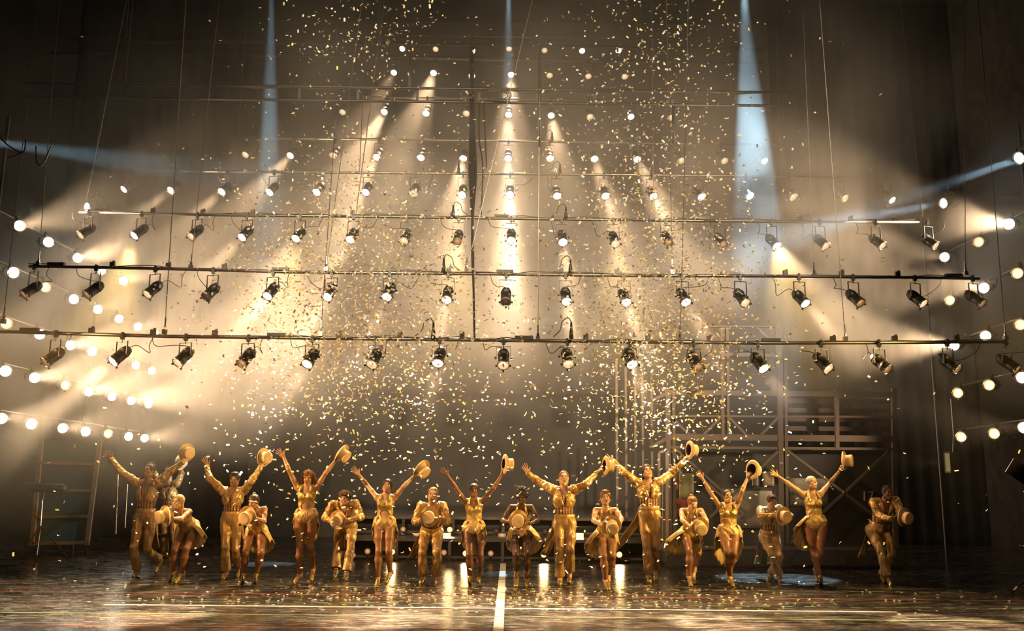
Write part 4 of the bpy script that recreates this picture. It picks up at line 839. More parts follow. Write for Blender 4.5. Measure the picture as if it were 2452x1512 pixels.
        v, q = trim(v, q, (z_ > 0.08 * s) & ~((y > 0) & (z_ > 0.41 * s + np.abs(x) * 0.9)) & (z_ < 0.50 * s)); link('sequin_vest', np_mesh('sequin_vest', W(v), q, [SEQ]), root)
        T = Field(lo, hi, 0.0095); torso(T, 0.021, 'cs', 0.03); arms(T, 0.018, 0.3); v, q = T.nets(); x, y, z_ = rel(v, pel, rt, fw, u)
        vo = g('vopen', 0.0); keep = ~((y > 0.0) & (np.abs(x) < 0.010 + vo + np.maximum(z_ - 0.30 * s, 0) * 0.30)) & (z_ > 0.275 * s - np.where(y > 0, np.minimum(np.abs(x) * 0.3, 0.05), 0.12)) & ~((z_ > 0.545 * s) & (np.abs(x) < 0.085))
        dsh = np.minimum(*[np.linalg.norm(v - sho[c] - (elb[c] - sho[c]) * 0.35, axis=1) for c in 'LR']) < 0.13
        v, q = trim(v, q, keep | (dsh & (np.abs(x) > 0.15))); v = folds(v, q, 0.005, 38, ph=hd[0]); v2 = v
        T = Field(lo, hi, 0.009)
        for c in 'LR':
            el, wr, so = elb[c], wri[c], sho[c]
            T.cone(so + (el - so) * 0.05, el, 0.066 * s, 0.053 * s, 0.02); T.cone(el, el + (wr - el) * 0.93, 0.055 * s, 0.040 * s, 0.02); T.cone(el + (wr - el) * 0.86, el + (wr - el) * 0.95, 0.046 * s, 0.047 * s, 0.006)
        v, q2 = T.nets(); v = folds(v, q2, 0.0035, 62, ph=hd[0] * 0.7)
        link('jacket', np_mesh('jacket', W(np.concatenate([v2, v])), np.concatenate([q, q2 + len(v2)]), [GOLD]), root)
        for q_ in (-1, 1):     # lapels
            lm = MB(); pts = []
            for i in range(9):
                t = i / 8; z0 = (0.50 - 0.225 * t) * s; inn = 0.012 + 0.050 * (1 - t) + vo * 0.8; wd = 0.015 + 0.060 * math.sin(math.pi * min(1, (1 - t) * 0.75 + 0.12)) + (0.02 if 0.15 < t < 0.35 else 0)
                for j in range(4):
                    xx = inn + wd * j / 3; yy = 0.139 * s - 0.9 * xx * xx * 2.2 - max(0, z0 - 0.38 * s) * 0.42 + 0.006 * math.sin(j * 2 + i)
                    pts.append(W(pel + rt * q_ * xx + u * z0 + fw * (yy + 0.006)))
            lm.grid(pts, 9, 4); lo_ = lm.build('lapel', GOLD, root, True); md = lo_.modifiers.new('thick', 'SOLIDIFY'); md.thickness = 0.006
        tl = g('tail', (0.0, 0.0)); 
        for q_ in (-1, 1):     # tails of the coat
            pts = []; n1, n2 = 10, 7
            for i in range(n1):
                t = i / (n1 - 1)
                for j in range(n2):
                    ang = 0.12 + 1.15 * j / (n2 - 1); rx = 0.165 * s + 0.05 * t; ry = 0.135 * s + 0.06 * t
                    p = pel + u * (0.16 - 0.06) * s + prt * q_ * rx * math.sin(ang) * (1 - 0.25 * t) - pfw * ry * math.cos(ang)
                    p = p + V3((0, 0, -1)) * 0.62 * s * t + V3((tl[0] if q_ < 0 else tl[1], 0.10, 0)) * t ** 1.4 + V3((0.012 * math.sin(j * 2.4 + i * 0.6), 0.02 * math.cos(j * 2.2 + i * .4), 0.05 * (j / n2) * t))
                    pts.append(W(p))
            cm = MB().grid(pts, n1, n2); co = cm.build('coat_tail', GOLDP, root, True); md = co.modifiers.new('thick', 'SOLIDIFY'); md.thickness = 0.006
    else:
        T = Field(lo, hi, 0.0095); torso(T, 0.003, 'p', 0.03); legs(T, 0.004, 0, 0.97); v, q = T.nets(); z_ = (v - pel) @ u
        v, q = trim(v, q, v[:, 2] < pel[2] + 0.03); link('tights', np_mesh('tights', W(v), q, [skin(g('tights', tuple(np.array(sc) * np.array((0.50, 0.38, 0.30)))), 'tan_tights')]), root)
        T = Field(lo, hi, 0.0085); torso(T, 0.010, 'pwc'); 
        for c in 'LR': T.cone(hip[c] + u * 0.03, hip[c] + (knee[c] - hip[c]) * 0.12, 0.090 * s * tn + 0.010, 0.085 * s * tn + 0.009, 0.02)
        v, q = T.nets(); x, y, z_ = rel(v, pel, rt, fw, u); px_ = (v - pel) @ prt
        keep = ~(z_ < -0.155 * s + np.abs(px_) * 1.02) & ~((y > -0.02) & (z_ > 0.33 * s + np.abs(x) * 1.15)) & ~((z_ > 0.40 * s) & (np.abs(x) > 0.115)) & ~((y < 0) & (z_ > 0.30 * s))
        keep |= (z_ > 0.26 * s) & (z_ < 0.30 * s)
        if g('midriff'): keep &= ~((y > 0) & (((x / 0.062) ** 2 + ((z_ - 0.175 * s) / 0.062) ** 2) < 1))
        v, q = trim(v, q, keep); v = folds(v, q, 0.003, 60, (1, 1, 0.7), hd[0])
        top = ((v[q].mean(1) - pel) @ u > 0.235 * s).astype(int)
        link('leotard', np_mesh('leotard', W(v), q, [PLEAT, GLITTER], top if g('glit', True) else 1 - top), root)
        for q_ in (-1, 1):     # halter straps
            st = MB(); pts = [pel + u * 0.40 * s + rt * q_ * 0.085 * s + fw * 0.100 * s, pel + u * 0.46 * s + rt * q_ * 0.080 * s + fw * 0.078 * s, chest + u * 0.015 + rt * q_ * 0.068 * s + fw * 0.052 * s, chest + u * 0.052 * s + rt * q_ * 0.057 * s, chest + u * 0.05 * s + rt * q_ * 0.025 * s - fw * 0.05 * s]
            st.tube(smooth_path([W(p) for p in pts], 4), [0.020] * 9 + [0.015] * 8, 7); st.build('halter_strap', GLITTER, root, True)
        # gathered peplum and tails
        flare = g('flare', 1.0); tl = g('tail', (0.0, 0.0)); n1, n2 = 12, 44; pts = []
        for i in range(n1):
            t = i / (n1 - 1)
            for j in range(n2):
                a_ = math.radians(42 + 276 * j / (n2 - 1)); cs = math.cos(a_); sn = math.sin(a_); sidew = abs(sn)
                L_ = (0.16 + 0.30 * max(0, -cs + 0.35)) * s * g('skirt', 1.0); rr_ = 1 + (0.42 * t ** 0.7) * flare + 0.09 * t * math.sin(j * 1.9) + 0.04 * t * math.sin(j * 0.83 + i * 0.7)
                p = pel + u * 0.135 * s + prt * sn * 0.140 * s * tn * rr_ + pfw * cs * 0.118 * s * rr_
                p = p + V3((0, 0, -1)) * L_ * t + V3((tl[0] if sn < 0 else tl[1], 0.05, 0)) * t ** 1.3 + V3((0, 0, 0.03)) * math.sin(t * math.pi) * flare
                pts.append(W(p))
        cm = MB().grid(pts, n1, n2); co = cm.build('peplum', CHIFF, root, True); md = co.modifiers.new('thick', 'SOLIDIFY'); md.thickness = 0.004
    # ---- hair
    st = spec['hair']; HF = Field(hc - 0.36, hc + 0.36, 0.0065); e_ = 0.012 if st not in ('crop',) else 0.006
    HE = lambda c_, r_, k=0.015, cut=False: HF.ell(hloc(*c_), AX, [q * hs for q in r_], k, cut); HC = lambda a, b_, ra, rb, k=0.02: HF.cone(hloc(*a), hloc(*b_), ra * hs, rb * hs, k)
    HE((0, -0.014, 0.036), (0.076 + e_, 0.094 + e_, 0.086 + e_)); 
    if st in ('bob', 'wavy'): 
        for q in (-1, 1): HC((q * 0.066, -0.01, 0.03), (q * 0.072, 0.0, -0.07), 0.026, 0.022)
        HC((-0.04, -0.07, 0), (0.04, -0.07, 0), 0.04, 0.04); HC((0, -0.075, 0), (0, -0.06, -0.07), 0.055, 0.045)
    if st == 'long':
        for q in (-1, 1): HC((q * 0.068, -0.02, 0.03), (q * 0.085, -0.02, -0.12), 0.030, 0.026)
        HC((0.03, -0.06, 0.0), (0.09, -0.10, -0.17), 0.055, 0.03); HC((0.075, -0.03, 0.0), (0.17, -0.08, -0.13), 0.042, 0.028); HC((0.05, -0.08, 0.03), (0.15, -0.14, -0.1), 0.05, 0.03)
    if st == 'curlylong':
        for q in (-1, 1): HC((q * 0.078, -0.02, 0.04), (q * 0.115, -0.02, -0.12), 0.040, 0.045); HC((q * 0.115, -0.03, -0.12), (q * 0.16, -0.05, -0.27), 0.045, 0.030)
        HC((0, -0.08, 0.02), (0, -0.11, -0.2), 0.075, 0.08); HE((0, 0.01, 0.085), (0.085, 0.07, 0.045))
    if st == 'curly': HE((0, 0.01, 0.07), (0.098, 0.095, 0.062)); [HC((q * 0.082, -0.01, 0.06), (q * 0.088, -0.01, 0.0), 0.03, 0.024) for q in (-1, 1)]
    if st == 'quiff': HE((0, 0.045, 0.105), (0.062, 0.05, 0.03)); 
    if st == 'fringe': HE((0.012, 0.06, 0.085), (0.066, 0.042, 0.03)); 
    if st == 'puff': HE((0, -0.02, 0.13), (0.085, 0.085, 0.06)); HE((0.03, 0.03, 0.11), (0.05, 0.05, 0.04)); [HE((q * 0.085, -0.02, 0.04), (0.03, 0.05, 0.05)) for q in (-1, 1)]
    if st == 'bun': HE((0.035, -0.08, 0.12), (0.035, 0.035, 0.035))
    if st == 'rolls': [HE((q * 0.078, -0.03, -0.055), (0.030, 0.035, 0.026)) for q in (-1, 1)]; HE((0, 0.04, 0.11), (0.06, 0.045, 0.028)); HC((0, -0.08, 0), (0, -0.07, -0.05), 0.05, 0.04)
    if st == 'ponytail': HE((0.01, -0.05, 0.125), (0.035, 0.035, 0.03)); HC((0.0, -0.09, 0.1), (-0.085, -0.12, -0.06), 0.03, 0.045); HC((-0.085, -0.11, -0.06), (-0.11, -0.1, -0.15), 0.04, 0.02); HE((0, 0.035, 0.1), (0.05, 0.05, 0.03))
    if st == 'sleek': [HC((q * 0.074, -0.02, 0.03), (q * 0.080, -0.01, -0.10), 0.018, 0.018) for q in (-1, 1)]; HC((0, -0.08, 0.0), (0, -0.075, -0.10), 0.06, 0.05)
    if st == 'slickback': HE((0, -0.06, 0.05), (0.078, 0.06, 0.07)); HC((0, -0.09, -0.02), (0, -0.07, -0.08), 0.05, 0.04)
    if st == 'scarf': HC((-0.03, -0.09, 0.0), (-0.07, -0.10, -0.16), 0.035, 0.02); HC((-0.02, -0.1, 0.02), (-0.10, -0.12, -0.05), 0.025, 0.015)
    hl = {'quiff': 0.0, 'fringe': -0.02, 'curly': -0.01, 'curlylong': -0.012, 'crop': 0.022, 'slickback': 0.014}.get(st, 0.006)
    HE((0, 0.085, -0.050 + hl), (0.066, 0.075, 0.118), 0.008, True)       # the face stays clear
    HE((0, 0.03, -0.10), (0.052, 0.07, 0.09), 0.008, True)
    v, q = HF.nets()
    if st in ('curly', 'curlylong', 'puff'): v = folds(v, q, 0.008, 120, ph=1.0); v = folds(v, q, 0.004, 210, ph=2.0)
    else: v = folds(v, q, 0.0022, 150, (2, 2, 0.5), ph=1.0)
    link('headscarf' if st == 'scarf' else 'hair', np_mesh('hair', W(v), q, [mat('scarf_silk', (0.50, 0.55, 0.50), 0.45) if st == 'scarf' else hm]), root)
    # ---- the top hat, a thing of its own
    top_hat(hatloc, hax, spec['hatlabel'])
    return root
def hat_meshes():
    b_ = 0.146; prof = [(0.0005, 0.150), (0.05, 0.151), (0.084, 0.150), (0.092, 0.145), (0.0925, 0.138), (0.088, 0.10), (0.085, 0.06), (0.086, 0.03), (0.090, 0.012), (0.097, 0.006), (0.12, 0.004), (0.138, 0.008), (b_, 0.016), (b_ + 0.002, 0.020), (b_ - 0.004, 0.018), (0.135, 0.003), (0.12, -0.002), (0.095, 0.0), (0.087, 0.006)]
    m = MB(); n = 32; m.lathe(prof, n)
    c = len(m.v); v = [list(q) for q in m.v]
    for q in v:
        r_ = math.hypot(q[0], q[1])
        if r_ > 0.098: q[2] += 0.030 * (q[0] / 0.146) ** 2 * (r_ / 0.146) ** 2; q[0] *= 0.95
        q[1] *= 1.05
    m.v = [tuple(q) for q in v]
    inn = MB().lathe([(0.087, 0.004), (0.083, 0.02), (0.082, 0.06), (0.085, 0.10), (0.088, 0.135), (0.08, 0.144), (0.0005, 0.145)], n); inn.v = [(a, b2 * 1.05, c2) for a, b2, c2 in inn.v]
    bd = MB().lathe([(0.092, 0.010), (0.0915, 0.014), (0.0885, 0.035), (0.0875, 0.045), (0.085, 0.046)], n); bd.v = [(a, b2 * 1.05, c2) for a, b2, c2 in bd.v]
    return m.mesh('hat_shell', HATF, True), inn.mesh('lining', HATIN, True), bd.mesh('ribbon', HATB, True)
HATM = hat_meshes()
def top_hat(loc, ax, label):
    r_ = empty('top_hat', loc, label, 'hat', 'cream top hats of the dancers')
    q = Vector(ax).to_track_quat('Z', 'Y').to_euler(); r_.rotation_euler = q
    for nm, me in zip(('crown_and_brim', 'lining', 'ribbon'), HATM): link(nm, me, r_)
    return r_
LIGHT = (0.62, 0.38, 0.24); TAN = (0.48, 0.27, 0.15); BROWN = (0.27, 0.135, 0.07); DEEP = (0.10, 0.048, 0.026)
BLK = (0.012, 0.009, 0.007); DKB = (0.035, 0.018, 0.010); BRN = (0.09, 0.042, 0.018); AUB = (0.20, 0.085, 0.03); BLD = (0.45, 0.30, 0.14)
def gp(m): return 'dancers in gold'
CAST = [
 dict(sex='m', label='leftmost dancer in gold tailcoat, both arms raised, one foot kicked back', s=1.0, skin=BROWN, haircol=BLK, hair='crop', head=(357,1129), face=(-0.28,-0.95,0.15), mouth=.5,
      shL=(328,1156), shR=(381,1156), elL=(290,1130), wrL=(266,1100), tipL=(249,1074), elR=(410,1128), wrR=(438,1107), hipL=(334,1240), hipR=(362,1240), knL=(321,1311), ankL=(328,1366), toeL=(303,1388),
      knR=(353,1315), ankR=(381,1344), toeR=(377,1374), plant='L', kdR=-1, adR=1, hat=(444,1084,.72,-.62,-.12), hatlabel='top hat raised by the leftmost dancer, crown towards us', tail=(0.0,0.05), vopen=0.02),
 dict(sex='f', label='blonde dancer bending low, thrusting hat left, beside the leftmost man', s=.95, skin=LIGHT, haircol=BLD, hair='long', head=(427,1203), face=(-0.38,-0.95,0.0), bend=1, mouth=.8, hy=-.12,
      shL=(410,1222), shR=(451,1226), elL=(412,1246), wrL=(402,1251), wyL=-.38, elR=(434,1243), wrR=(415,1242), wyR=-.40, hold='LR', hipL=(440,1266), hipR=(466,1262), knL=(419,1319), ankL=(414,1374), toeL=(406,1389),
      knR=(446,1316), ankR=(434,1375), toeR=(433,1392), pelY=.12, hat=(400,1236,-.6,-.75,-.15), hatlabel='top hat held out by the bending blonde dancer', tail=(0,0.12), hatY=-.06),
 dict(sex='m', label='young man in gold tailcoat, arms raised in a narrow V, second from left', s=.98, skin=TAN, haircol=BLK, hair='quiff', head=(562,1149), face=(0,-1,-.08), mouth=.15,
      shL=(535,1176), shR=(583,1176), elL=(501,1146), wrL=(495,1117), tipL=(486,1085), elR=(602,1153), wrR=(624,1120), hipL=(541,1247), hipR=(568,1247), knL=(540,1311), ankL=(541,1370), toeL=(523,1390),
      knR=(563,1316), ankR=(571,1357), toeR=(572,1384), plant='L', hat=(628,1096,.82,-.55,-.05), hatlabel='top hat raised beside the young man with dark quiff', tail=(0,0.05), vopen=.0),
 dict(sex='f', label='dancer with small bun crouching behind a hat, face half hidden', s=.93, skin=TAN, haircol=DKB, hair='bun', head=(608,1203), face=(-.35,-.9,-.3), bend=1, mouth=.1, hy=-.12,
      shL=(596,1227), shR=(630,1221), elL=(574,1255), wrL=(583,1243), wyL=-.30, elR=(633,1250), wrR=(611,1241), wyR=-.32, hold='LR', hipL=(602,1275), hipR=(628,1274), knL=(588,1326), ankL=(583,1378), toeL=(581,1394),
      knR=(625,1326), ankR=(613,1379), toeR=(611,1394), pelY=.12, hat=(597,1236,-.25,-.9,-.25), hatlabel='top hat covering the chin of the dancer with a bun', tail=(0.0,0.08), hatY=-.05),
 dict(sex='f', label='tall dancer with long curly auburn hair, arms raised high', s=.99, skin=TAN, haircol=AUB, hair='curlylong', head=(738,1145), face=(0,-1,-.22), mouth=.8, midriff=1, build=1.02,
      shL=(713,1167), shR=(757,1167), elL=(691,1125), wrL=(679,1095), tipL=(662,1077), elR=(780,1133), wrR=(806,1101), hipL=(719,1240), hipR=(747,1240), knL=(718,1311), ankL=(717,1377), toeL=(714,1394),
      knR=(743,1311), ankR=(749,1362), toeR=(748,1383), plant='L', hat=(815,1084,.78,-.25,-.55), hatlabel='top hat tilted down, raised by the curly auburn dancer', flare=.9),
 dict(sex='m', label='curly-haired man in gold jacket bowing forward with bent elbows', s=.98, skin=LIGHT, haircol=BRN, hair='curly', head=(825,1194), face=(-.1,-1,-.05), bend=1, mouth=.5, hy=-.14,
      shL=(796,1209), shR=(851,1207), elL=(778,1241), wrL=(795,1249), wyL=-.26, elR=(865,1239), wrR=(832,1249), wyR=-.28, hold='LR', hipL=(814,1262), hipR=(843,1260), knL=(808,1311), ankL=(804,1366), toeL=(799,1383),
      knR=(840,1311), ankR=(829,1373), toeR=(827,1389), pelY=.15, hat=(812,1245,-.25,-.93,-.22), hatlabel='top hat held at waist by the bowing curly-haired man', tail=(0,0), hatY=-.06),
 dict(sex='f', label='laughing dancer with dark bob, eyes closed, bare midriff, arms wide', s=.93, skin=LIGHT, haircol=BLK, hair='bob', head=(927,1165), face=(0.03,-1,.16), mouth=1.0, midriff=1,
      shL=(904,1191), shR=(944,1191), elL=(878,1161), wrL=(859,1137), tipL=(842,1121), elR=(966,1166), wrR=(993,1139), hipL=(908,1258), hipR=(934,1258), knL=(907,1321), ankL=(905,1384), toeL=(905,1403),
      knR=(931,1320), ankR=(934,1370), toeR=(927,1393), plant='L', hat=(1006,1120,.62,-.45,-.62), hatlabel='top hat tipped over, raised by the dancer with dark bob', flare=1.1),
 dict(sex='m', label='short-cropped fair man crouching in gold suit, grinning over his hat', s=1.0, skin=LIGHT, haircol=(0.30,0.16,0.06), hair='crop', head=(1037,1186), face=(-.05,-1,.0), bend=1, mouth=.8, hy=-.1,
      shL=(1010,1213), shR=(1059,1212), elL=(994,1250), wrL=(1010,1247), wyL=-.22, elR=(1071,1250), wrR=(1051,1243), wyR=-.22, hold='LR', hipL=(1020,1274), hipR=(1048,1274), knL=(1011,1324), ankL=(1012,1380), toeL=(1004,1398),
      knR=(1045,1324), ankR=(1045,1380), toeR=(1047,1397), pelY=.12, hat=(1029,1237,-.08,-.97,-.12), hatlabel='top hat before the chest of the cropped fair man', tail=(-.25,0.0), hatY=-.08),
 dict(sex='f', label='dancer with sleek dark hair, chin level, arms raised, centre of line', s=.93, skin=BROWN, haircol=DKB, hair='slickback', head=(1135,1176), face=(0.0,-1,.06), mouth=.1,
      shL=(1116,1201), shR=(1154,1200), elL=(1092,1170), wrL=(1071,1139), tipL=(1054,1121), elR=(1182,1170), wrR=(1201,1138), hipL=(1122,1268), hipR=(1149,1268), knL=(1124,1329), ankL=(1125,1384), toeL=(1126,1400),
      knR=(1150,1331), ankR=(1150,1368), toeR=(1147,1389), plant='L', hat=(1205,1112,.94,.30,-.05), hatlabel='top hat showing its dark opening, raised at centre stage', flare=1.1),
 dict(sex='f', label='dark-skinned dancer with natural puff of hair and gold boots, hat at waist', s=.97, skin=DEEP, haircol=BLK, hair='puff', boots=1, head=(1249,1192), face=(-.1,-1,-.35), bend=1, mouth=.5, hy=-.1, build=1.04,
      shL=(1224,1216), shR=(1272,1216), elL=(1203,1249), wrL=(1221,1251), wyL=-.22, elR=(1287,1247), wrR=(1268,1255), wyR=-.24, hold='LR', hipL=(1234,1278), hipR=(1262,1278), knL=(1236,1329), ankL=(1237,1383), toeL=(1234,1405),
      knR=(1261,1329), ankR=(1261,1383), toeR=(1264,1404), pelY=.12, hat=(1242,1246,-.1,-.97,-.12), hatlabel='top hat held by the dancer with natural puff hair', tail=(0,0.1), hatY=-.06, flare=1.4),
 dict(sex='m', label='laughing man with auburn hair, arms flung wide, right of centre', s=1.0, skin=LIGHT, haircol=AUB, hair='crop', head=(1350,1146), face=(0.0,-1,.22), mouth=1.0,
      shL=(1325,1173), shR=(1375,1173), elL=(1288,1153), wrL=(1264,1134), tipL=(1251,1107), elR=(1403,1160), wrR=(1430,1133), hipL=(1339,1255), hipR=(1366,1255), knL=(1341,1319), ankL=(1341,1384), toeL=(1340,1403),
      knR=(1366,1319), ankR=(1365,1368), toeR=(1363,1391), plant='L', hat=(1446,1116,.95,.25,-.05), hatlabel='top hat of the laughing auburn man, brim edge-on', tail=(-.22,0.0)),
 dict(sex='f', label='smiling dancer with auburn side rolls, leaning over lowered hat', s=.96, skin=LIGHT, haircol=AUB, hair='rolls', head=(1449,1193), face=(0.03,-1,.0), bend=1, mouth=.9, hy=-.1,
      shL=(1427,1223), shR=(1474,1223), elL=(1421,1248), wrL=(1442,1259), wyL=-.30, elR=(1488,1242), wrR=(1484,1257), wyR=-.34, hold='LR', hipL=(1437,1284), hipR=(1465,1284), knL=(1445,1332), ankL=(1450,1390), toeL=(1454,1408),
      knR=(1467,1332), ankR=(1457,1376), toeR=(1456,1396), plant='L', pelY=.15, hat=(1464,1256,.02,-.87,-.48), hatlabel='top hat lowered by the dancer with side rolls', tail=(-.12,0), hatY=-.08, tights=(0.28,0.14,0.07), flare=1.2),
 dict(sex='m', label='tallest man, chin-length dark hair, gold tailcoat, face tipped up', s=1.06, skin=LIGHT, haircol=DKB, hair='sleek', head=(1550,1131), face=(0.02,-1,.38), mouth=1.0,
      shL=(1527,1156), shR=(1577,1155), elL=(1495,1133), wrL=(1468,1105), tipL=(1439,1089), elR=(1609,1133), wrR=(1635,1109), hipL=(1543,1235), hipR=(1567,1235), knL=(1548,1308), ankL=(1554,1378), toeL=(1560,1399),
      knR=(1568,1308), ankR=(1570,1364), toeR=(1569,1384), plant='L', hat=(1648,1078,.94,.30,-.05), hatlabel='top hat raised by the tallest man, opening towards him', tail=(-.42,0.0)),
 dict(sex='f', label='dancer with high auburn ponytail, bending and looking down, bare shoulders', s=.95, skin=LIGHT, haircol=(0.24,0.11,0.04), hair='ponytail', head=(1658,1206), face=(0.15,-1,-.45), bend=1, mouth=.8, hy=-.12,
      shL=(1634,1224), shR=(1678,1224), elL=(1633,1247), wrL=(1654,1262), wyL=-.30, elR=(1692,1247), wrR=(1692,1262), wyR=-.34, hold='LR', hipL=(1638,1279), hipR=(1667,1279), knL=(1651,1322), ankL=(1649,1382), toeL=(1649,1399),
      knR=(1673,1321), ankR=(1660,1378), toeR=(1664,1400), pelY=.12, hat=(1674,1260,.1,-.88,-.42), hatlabel='top hat lowered by the ponytailed dancer', tail=(-.22,0), hatY=-.08, flare=1.2),
 dict(sex='f', label='shouting dancer with dark cropped hair and tulle skirt, arms up', s=.95, skin=TAN, haircol=BLK, hair='crop', head=(1743,1190), face=(0.0,-1,.12), mouth=1.2, build=1.06, skirt=1.25,
      shL=(1725,1211), shR=(1762,1210), elL=(1700,1178), wrL=(1682,1147), tipL=(1668,1130), elR=(1777,1177), wrR=(1790,1145), hipL=(1732,1277), hipR=(1758,1277), knL=(1743,1327), ankL=(1749,1383), toeL=(1751,1401),
      knR=(1757,1327), ankR=(1745,1372), toeR=(1746,1390), plant='L', hat=(1799,1125,.80,.60,-.12), hatlabel='top hat opening wide towards us, above the shouting dancer', flare=1.3),
 dict(sex='m', label='young man with brown fringe lunging, hat held out to the side', s=.96, skin=LIGHT, haircol=BRN, hair='fringe', head=(1849,1202), face=(.15,-1,-.1), bend=1, mouth=.5, hy=-.1,
      shL=(1823,1222), shR=(1865,1219), elL=(1822,1238), wrL=(1848,1235), wyL=-.32, elR=(1893,1238), wrR=(1889,1237), wyR=-.30, hold='LR', hipL=(1829,1288), hipR=(1855,1288), knL=(1850,1330), ankL=(1866,1378), toeL=(1868,1400),
      knR=(1866,1334), ankR=(1847,1376), toeR=(1840,1390), pelY=.15, hat=(1872,1236,.35,-.92,-.12), hatlabel='top hat held by the lunging young man with fringe', tail=(-.08,0.0), hatY=-.06),
 dict(sex='f', label='dancer in pale headscarf, head thrown back, arms wide', s=.99, skin=LIGHT, haircol=BLD, hair='scarf', head=(1944,1158), face=(.28,-.9,.3), mouth=1.0,
      shL=(1926,1184), shR=(1962,1183), elL=(1894,1163), wrL=(1862,1141), tipL=(1839,1126), elR=(1987,1158), wrR=(2010,1129), hipL=(1938,1256), hipR=(1967,1256), knL=(1947,1318), ankL=(1964,1384), toeL=(1967,1398),
      knR=(1964,1327), ankR=(1953,1365), toeR=(1953,1385), plant='L', hat=(2018,1104,.84,-.54,.0), hatlabel='top hat lit yellow, raised by the headscarf dancer', tail=(-.14,0), flare=.9),
 dict(sex='m', label='rightmost dancer, dark slicked hair, gold coat, crouching toward his hat', s=1.02, skin=BROWN, haircol=BLK, hair='crop', head=(2125,1181), face=(.15,-1,-.08), bend=1, mouth=.8, hy=-.1,
      shL=(2091,1203), shR=(2146,1201), elL=(2104,1235), wrL=(2131,1244), wyL=-.30, elR=(2155,1222), wrR=(2152,1238), wyR=-.30, hold='LR', hipL=(2086,1270), hipR=(2120,1270), knL=(2109,1322), ankL=(2126,1385), toeL=(2137,1403),
      knR=(2136,1327), ankR=(2113,1379), toeR=(2120,1396), pelY=.15, hat=(2160,1238,.42,-.88,-.18), hatlabel='top hat held out by the rightmost dancer', tail=(-.18,-.05), hatY=-.06),
 dict(sex='m', label='man in gold standing upstage, half hidden behind the leftmost dancer', s=1.0, skin=TAN, haircol=DKB, hair='crop', head=(404,1129), face=(-.2,-1,.0), mouth=.2,
      shL=(386,1158), shR=(423,1158), elL=(372,1138), wrL=(366,1122), tipL=(360,1104), elR=(435,1135), wrR=(428,1118), hipL=(395,1228), hipR=(415,1228), knL=(394,1277), ankL=(394,1325), toeL=(390,1334),
      knR=(416,1277), ankR=(416,1326), toeR=(418,1336), hat=(430,1108,.7,-.5,.0), hatlabel='top hat glimpsed behind the leftmost dancer', far=1),
]
for i_, sp_ in enumerate(CAST):
    sp_['group'] = 'line of dancers in gold'
    person(sp_)
# ------------------------------------------------------------------ confetti
def foil(name, c, rough, metal):      # thin shiny film: reflects, and lets light glow through
    m = mat(name, c, rough, metal); nt = m.node_tree; b_ = nt.nodes['Principled BSDF']; t = nt.nodes.new('ShaderNodeBsdfTranslucent'); t.inputs[0].default_value = (*c, 1)
    x = nt.nodes.new('ShaderNodeMixShader'); x.inputs[0].default_value = 0.5; nt.links.new(b_.outputs[0], x.inputs[1]); nt.links.new(t.outputs[0], x.inputs[2]); nt.links.new(x.outputs[0], nt.nodes['Material Output'].inputs[0]); return m
CM_ = [foil('confetti_gold', (1.0, 0.82, 0.42), 0.4, 0.15), foil('confetti_pale_gold', (1.0, 0.93, 0.76), 0.45, 0.1), foil('confetti_silver', (0.95, 0.96, 1.0), 0.35, 0.2), foil('confetti_amber', (0.85, 0.58, 0.2), 0.4, 0.3)]
rg = np.random.default_rng(11); pw = [.32, .37, .26, .05]
def strip(curl, n=3, L=0.049, W=0.023):      # a curled strip: n segments
    pts = []
    for i in range(n + 1):
        a = (i / n - .5) * curl; x = L * (i / n - .5) if abs(curl) < .05 else L / curl * math.sin(a); z = 0 if abs(curl) < .05 else L / curl * (1 - math.cos(a))
        pts += [(x, -W / 2, z), (x, W / 2, z)]
    return np.array(pts), [(2 * i, 2 * i + 1, 2 * i + 3, 2 * i + 2) for i in range(n)]
SH = [strip(c, 3 if c else 1) for c in (0, 0, .8, 1.8, 2.6)]
def rotm(a, b, c): return np.array((Matrix.Rotation(a, 3, 'Z') @ Matrix.Rotation(b, 3, 'X') @ Matrix.Rotation(c, 3, 'Z')))
air = []
def cloud(px, py, sx, sy, n):
    k = 15.7 / 2200
    for _ in range(n):
        x = (rg.normal(px, sx) - 1226) * k; z = 1.5 + (1168 - rg.normal(py, sy)) * k; y = rg.normal(13.5, 0.95)
        if 11.0 < y < 16.5 and 0.12 < z < 10.5: air.append((x * y / 15.0, y, 1.5 + (z - 1.5) * y / 15.0))
cloud(860, 700, 160, 165, 4000); cloud(1565, 670, 125, 215, 3000); cloud(860, 60, 110, 80, 300); cloud(1570, 90, 110, 120, 420); cloud(1230, 640, 430, 330, 950); cloud(1570, 860, 120, 120, 1000); cloud(830, 860, 150, 110, 950); cloud(1150, 900, 150, 120, 250); cloud(1200, 1180, 480, 130, 480)
air = [a for a in air if not (0.4 < a[1] - 13.8 < 0.0)]
sh0 = [np_ for np_ in air]
order = sorted(range(len(air)), key=lambda i: air[i][1])
vis = [i for i in order if abs(air[i][0]) < air[i][1] * .5][:200]
sing = set(vis)
SMESH = []
for ci in range(4):
    for (v, f) in SH[1:]:
        m = bpy.data.meshes.new('confetti_strip'); m.from_pydata([tuple(q) for q in v], [], f); m.materials.append(CM_[ci]); SMESH.append((ci, m))
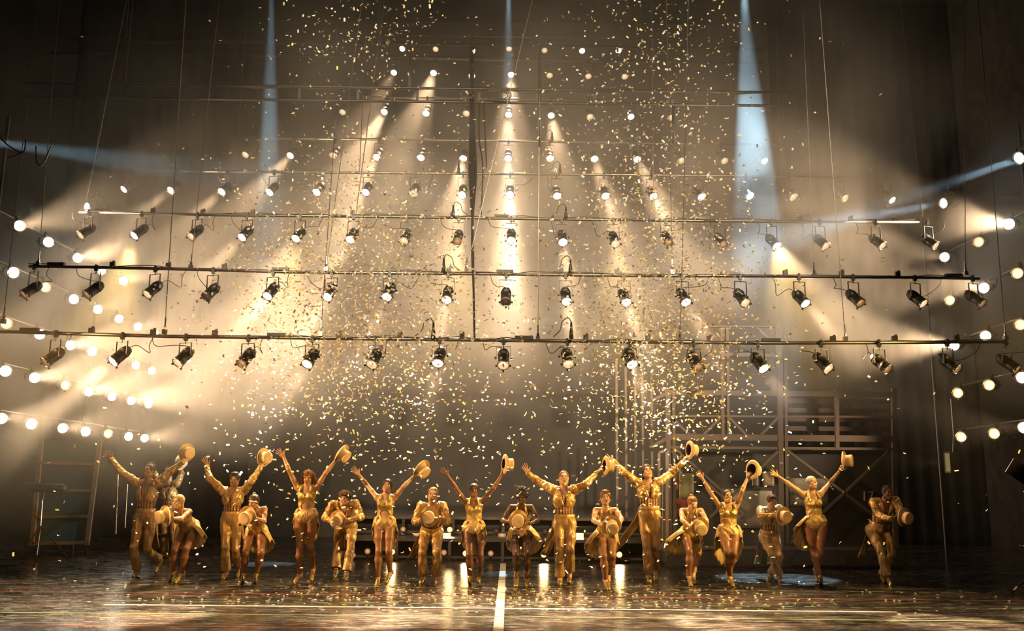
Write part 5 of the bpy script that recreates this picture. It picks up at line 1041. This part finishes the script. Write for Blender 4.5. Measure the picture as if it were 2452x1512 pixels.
NM = {0: 'bright gold', 1: 'pale gold', 2: 'silvery', 3: 'amber'}
def single(p, e, ground=False):
    ci, m = SMESH[int(rg.choice(4, p=pw)) * 4 + int(rg.integers(0, 4) if not ground else 0)]
    o = bpy.data.objects.new('confetti_strip', m); COL.objects.link(o); o.location = p; o.rotation_euler = e
    tag(o, (NM[ci] + ' confetti strip lying on the dark stage floor') if ground else (NM[ci] + ' confetti strip tumbling through the air'), 'confetti', ('%s strips on the floor' if ground else '%s strips in the air') % NM[ci])
V = []; F = []; MI = []; nb = 0
for i, p in enumerate(air):
    e = rg.uniform(0, 6.28, 3)
    if i in sing: single(p, e); continue
    v, f = SH[int(rg.integers(0, 5))]; s_ = rg.uniform(.8, 1.15); V.append(v @ rotm(*e).T * s_ + np.array(p)); F += [tuple(q + nb for q in g_) for g_ in f]; MI += [int(rg.choice(4, p=pw))] * len(f); nb += len(v)
def bulk(name, label, V, F, MI):
    me = bpy.data.meshes.new(name); me.from_pydata([tuple(q) for q in np.concatenate(V)], [], F)
    for m in CM_: me.materials.append(m)
    me.polygons.foreach_set('material_index', MI); o = link(name, me, kind='stuff'); tag(o, label, 'confetti')
bulk('airborne_confetti', 'cloud of tiny gold and silver confetti falling through the beams', V, F, MI)
V = []; F = []; MI = []; nb = 0; fl_ = []
for _ in range(900):
    px = rg.normal(1180, 420); y = 12.0 + abs(rg.normal(0, 1.9)) + rg.uniform(-.6, .8); x = (px - 1226) / 2200 * y
    if abs(x) < 7: fl_.append((x, y))
fl_.sort(key=lambda q: q[1])
for i, (x, y) in enumerate(fl_):
    a = rg.uniform(0, 6.28)
    if i < 100: single((x, y, 0.004), (0, 0, a), True); continue
    v, f = SH[int(rg.integers(0, 5))]; V.append(v @ rotm(a, rg.uniform(-.12, .12), 0).T + np.array((x, y, .005))); F += [tuple(q + nb for q in g_) for g_ in f]; MI += [int(rg.choice(4, p=pw))] * len(f); nb += len(v)
bulk('fallen_confetti', 'scatter of gold and silver confetti lying around the dancers feet', V, F, MI)
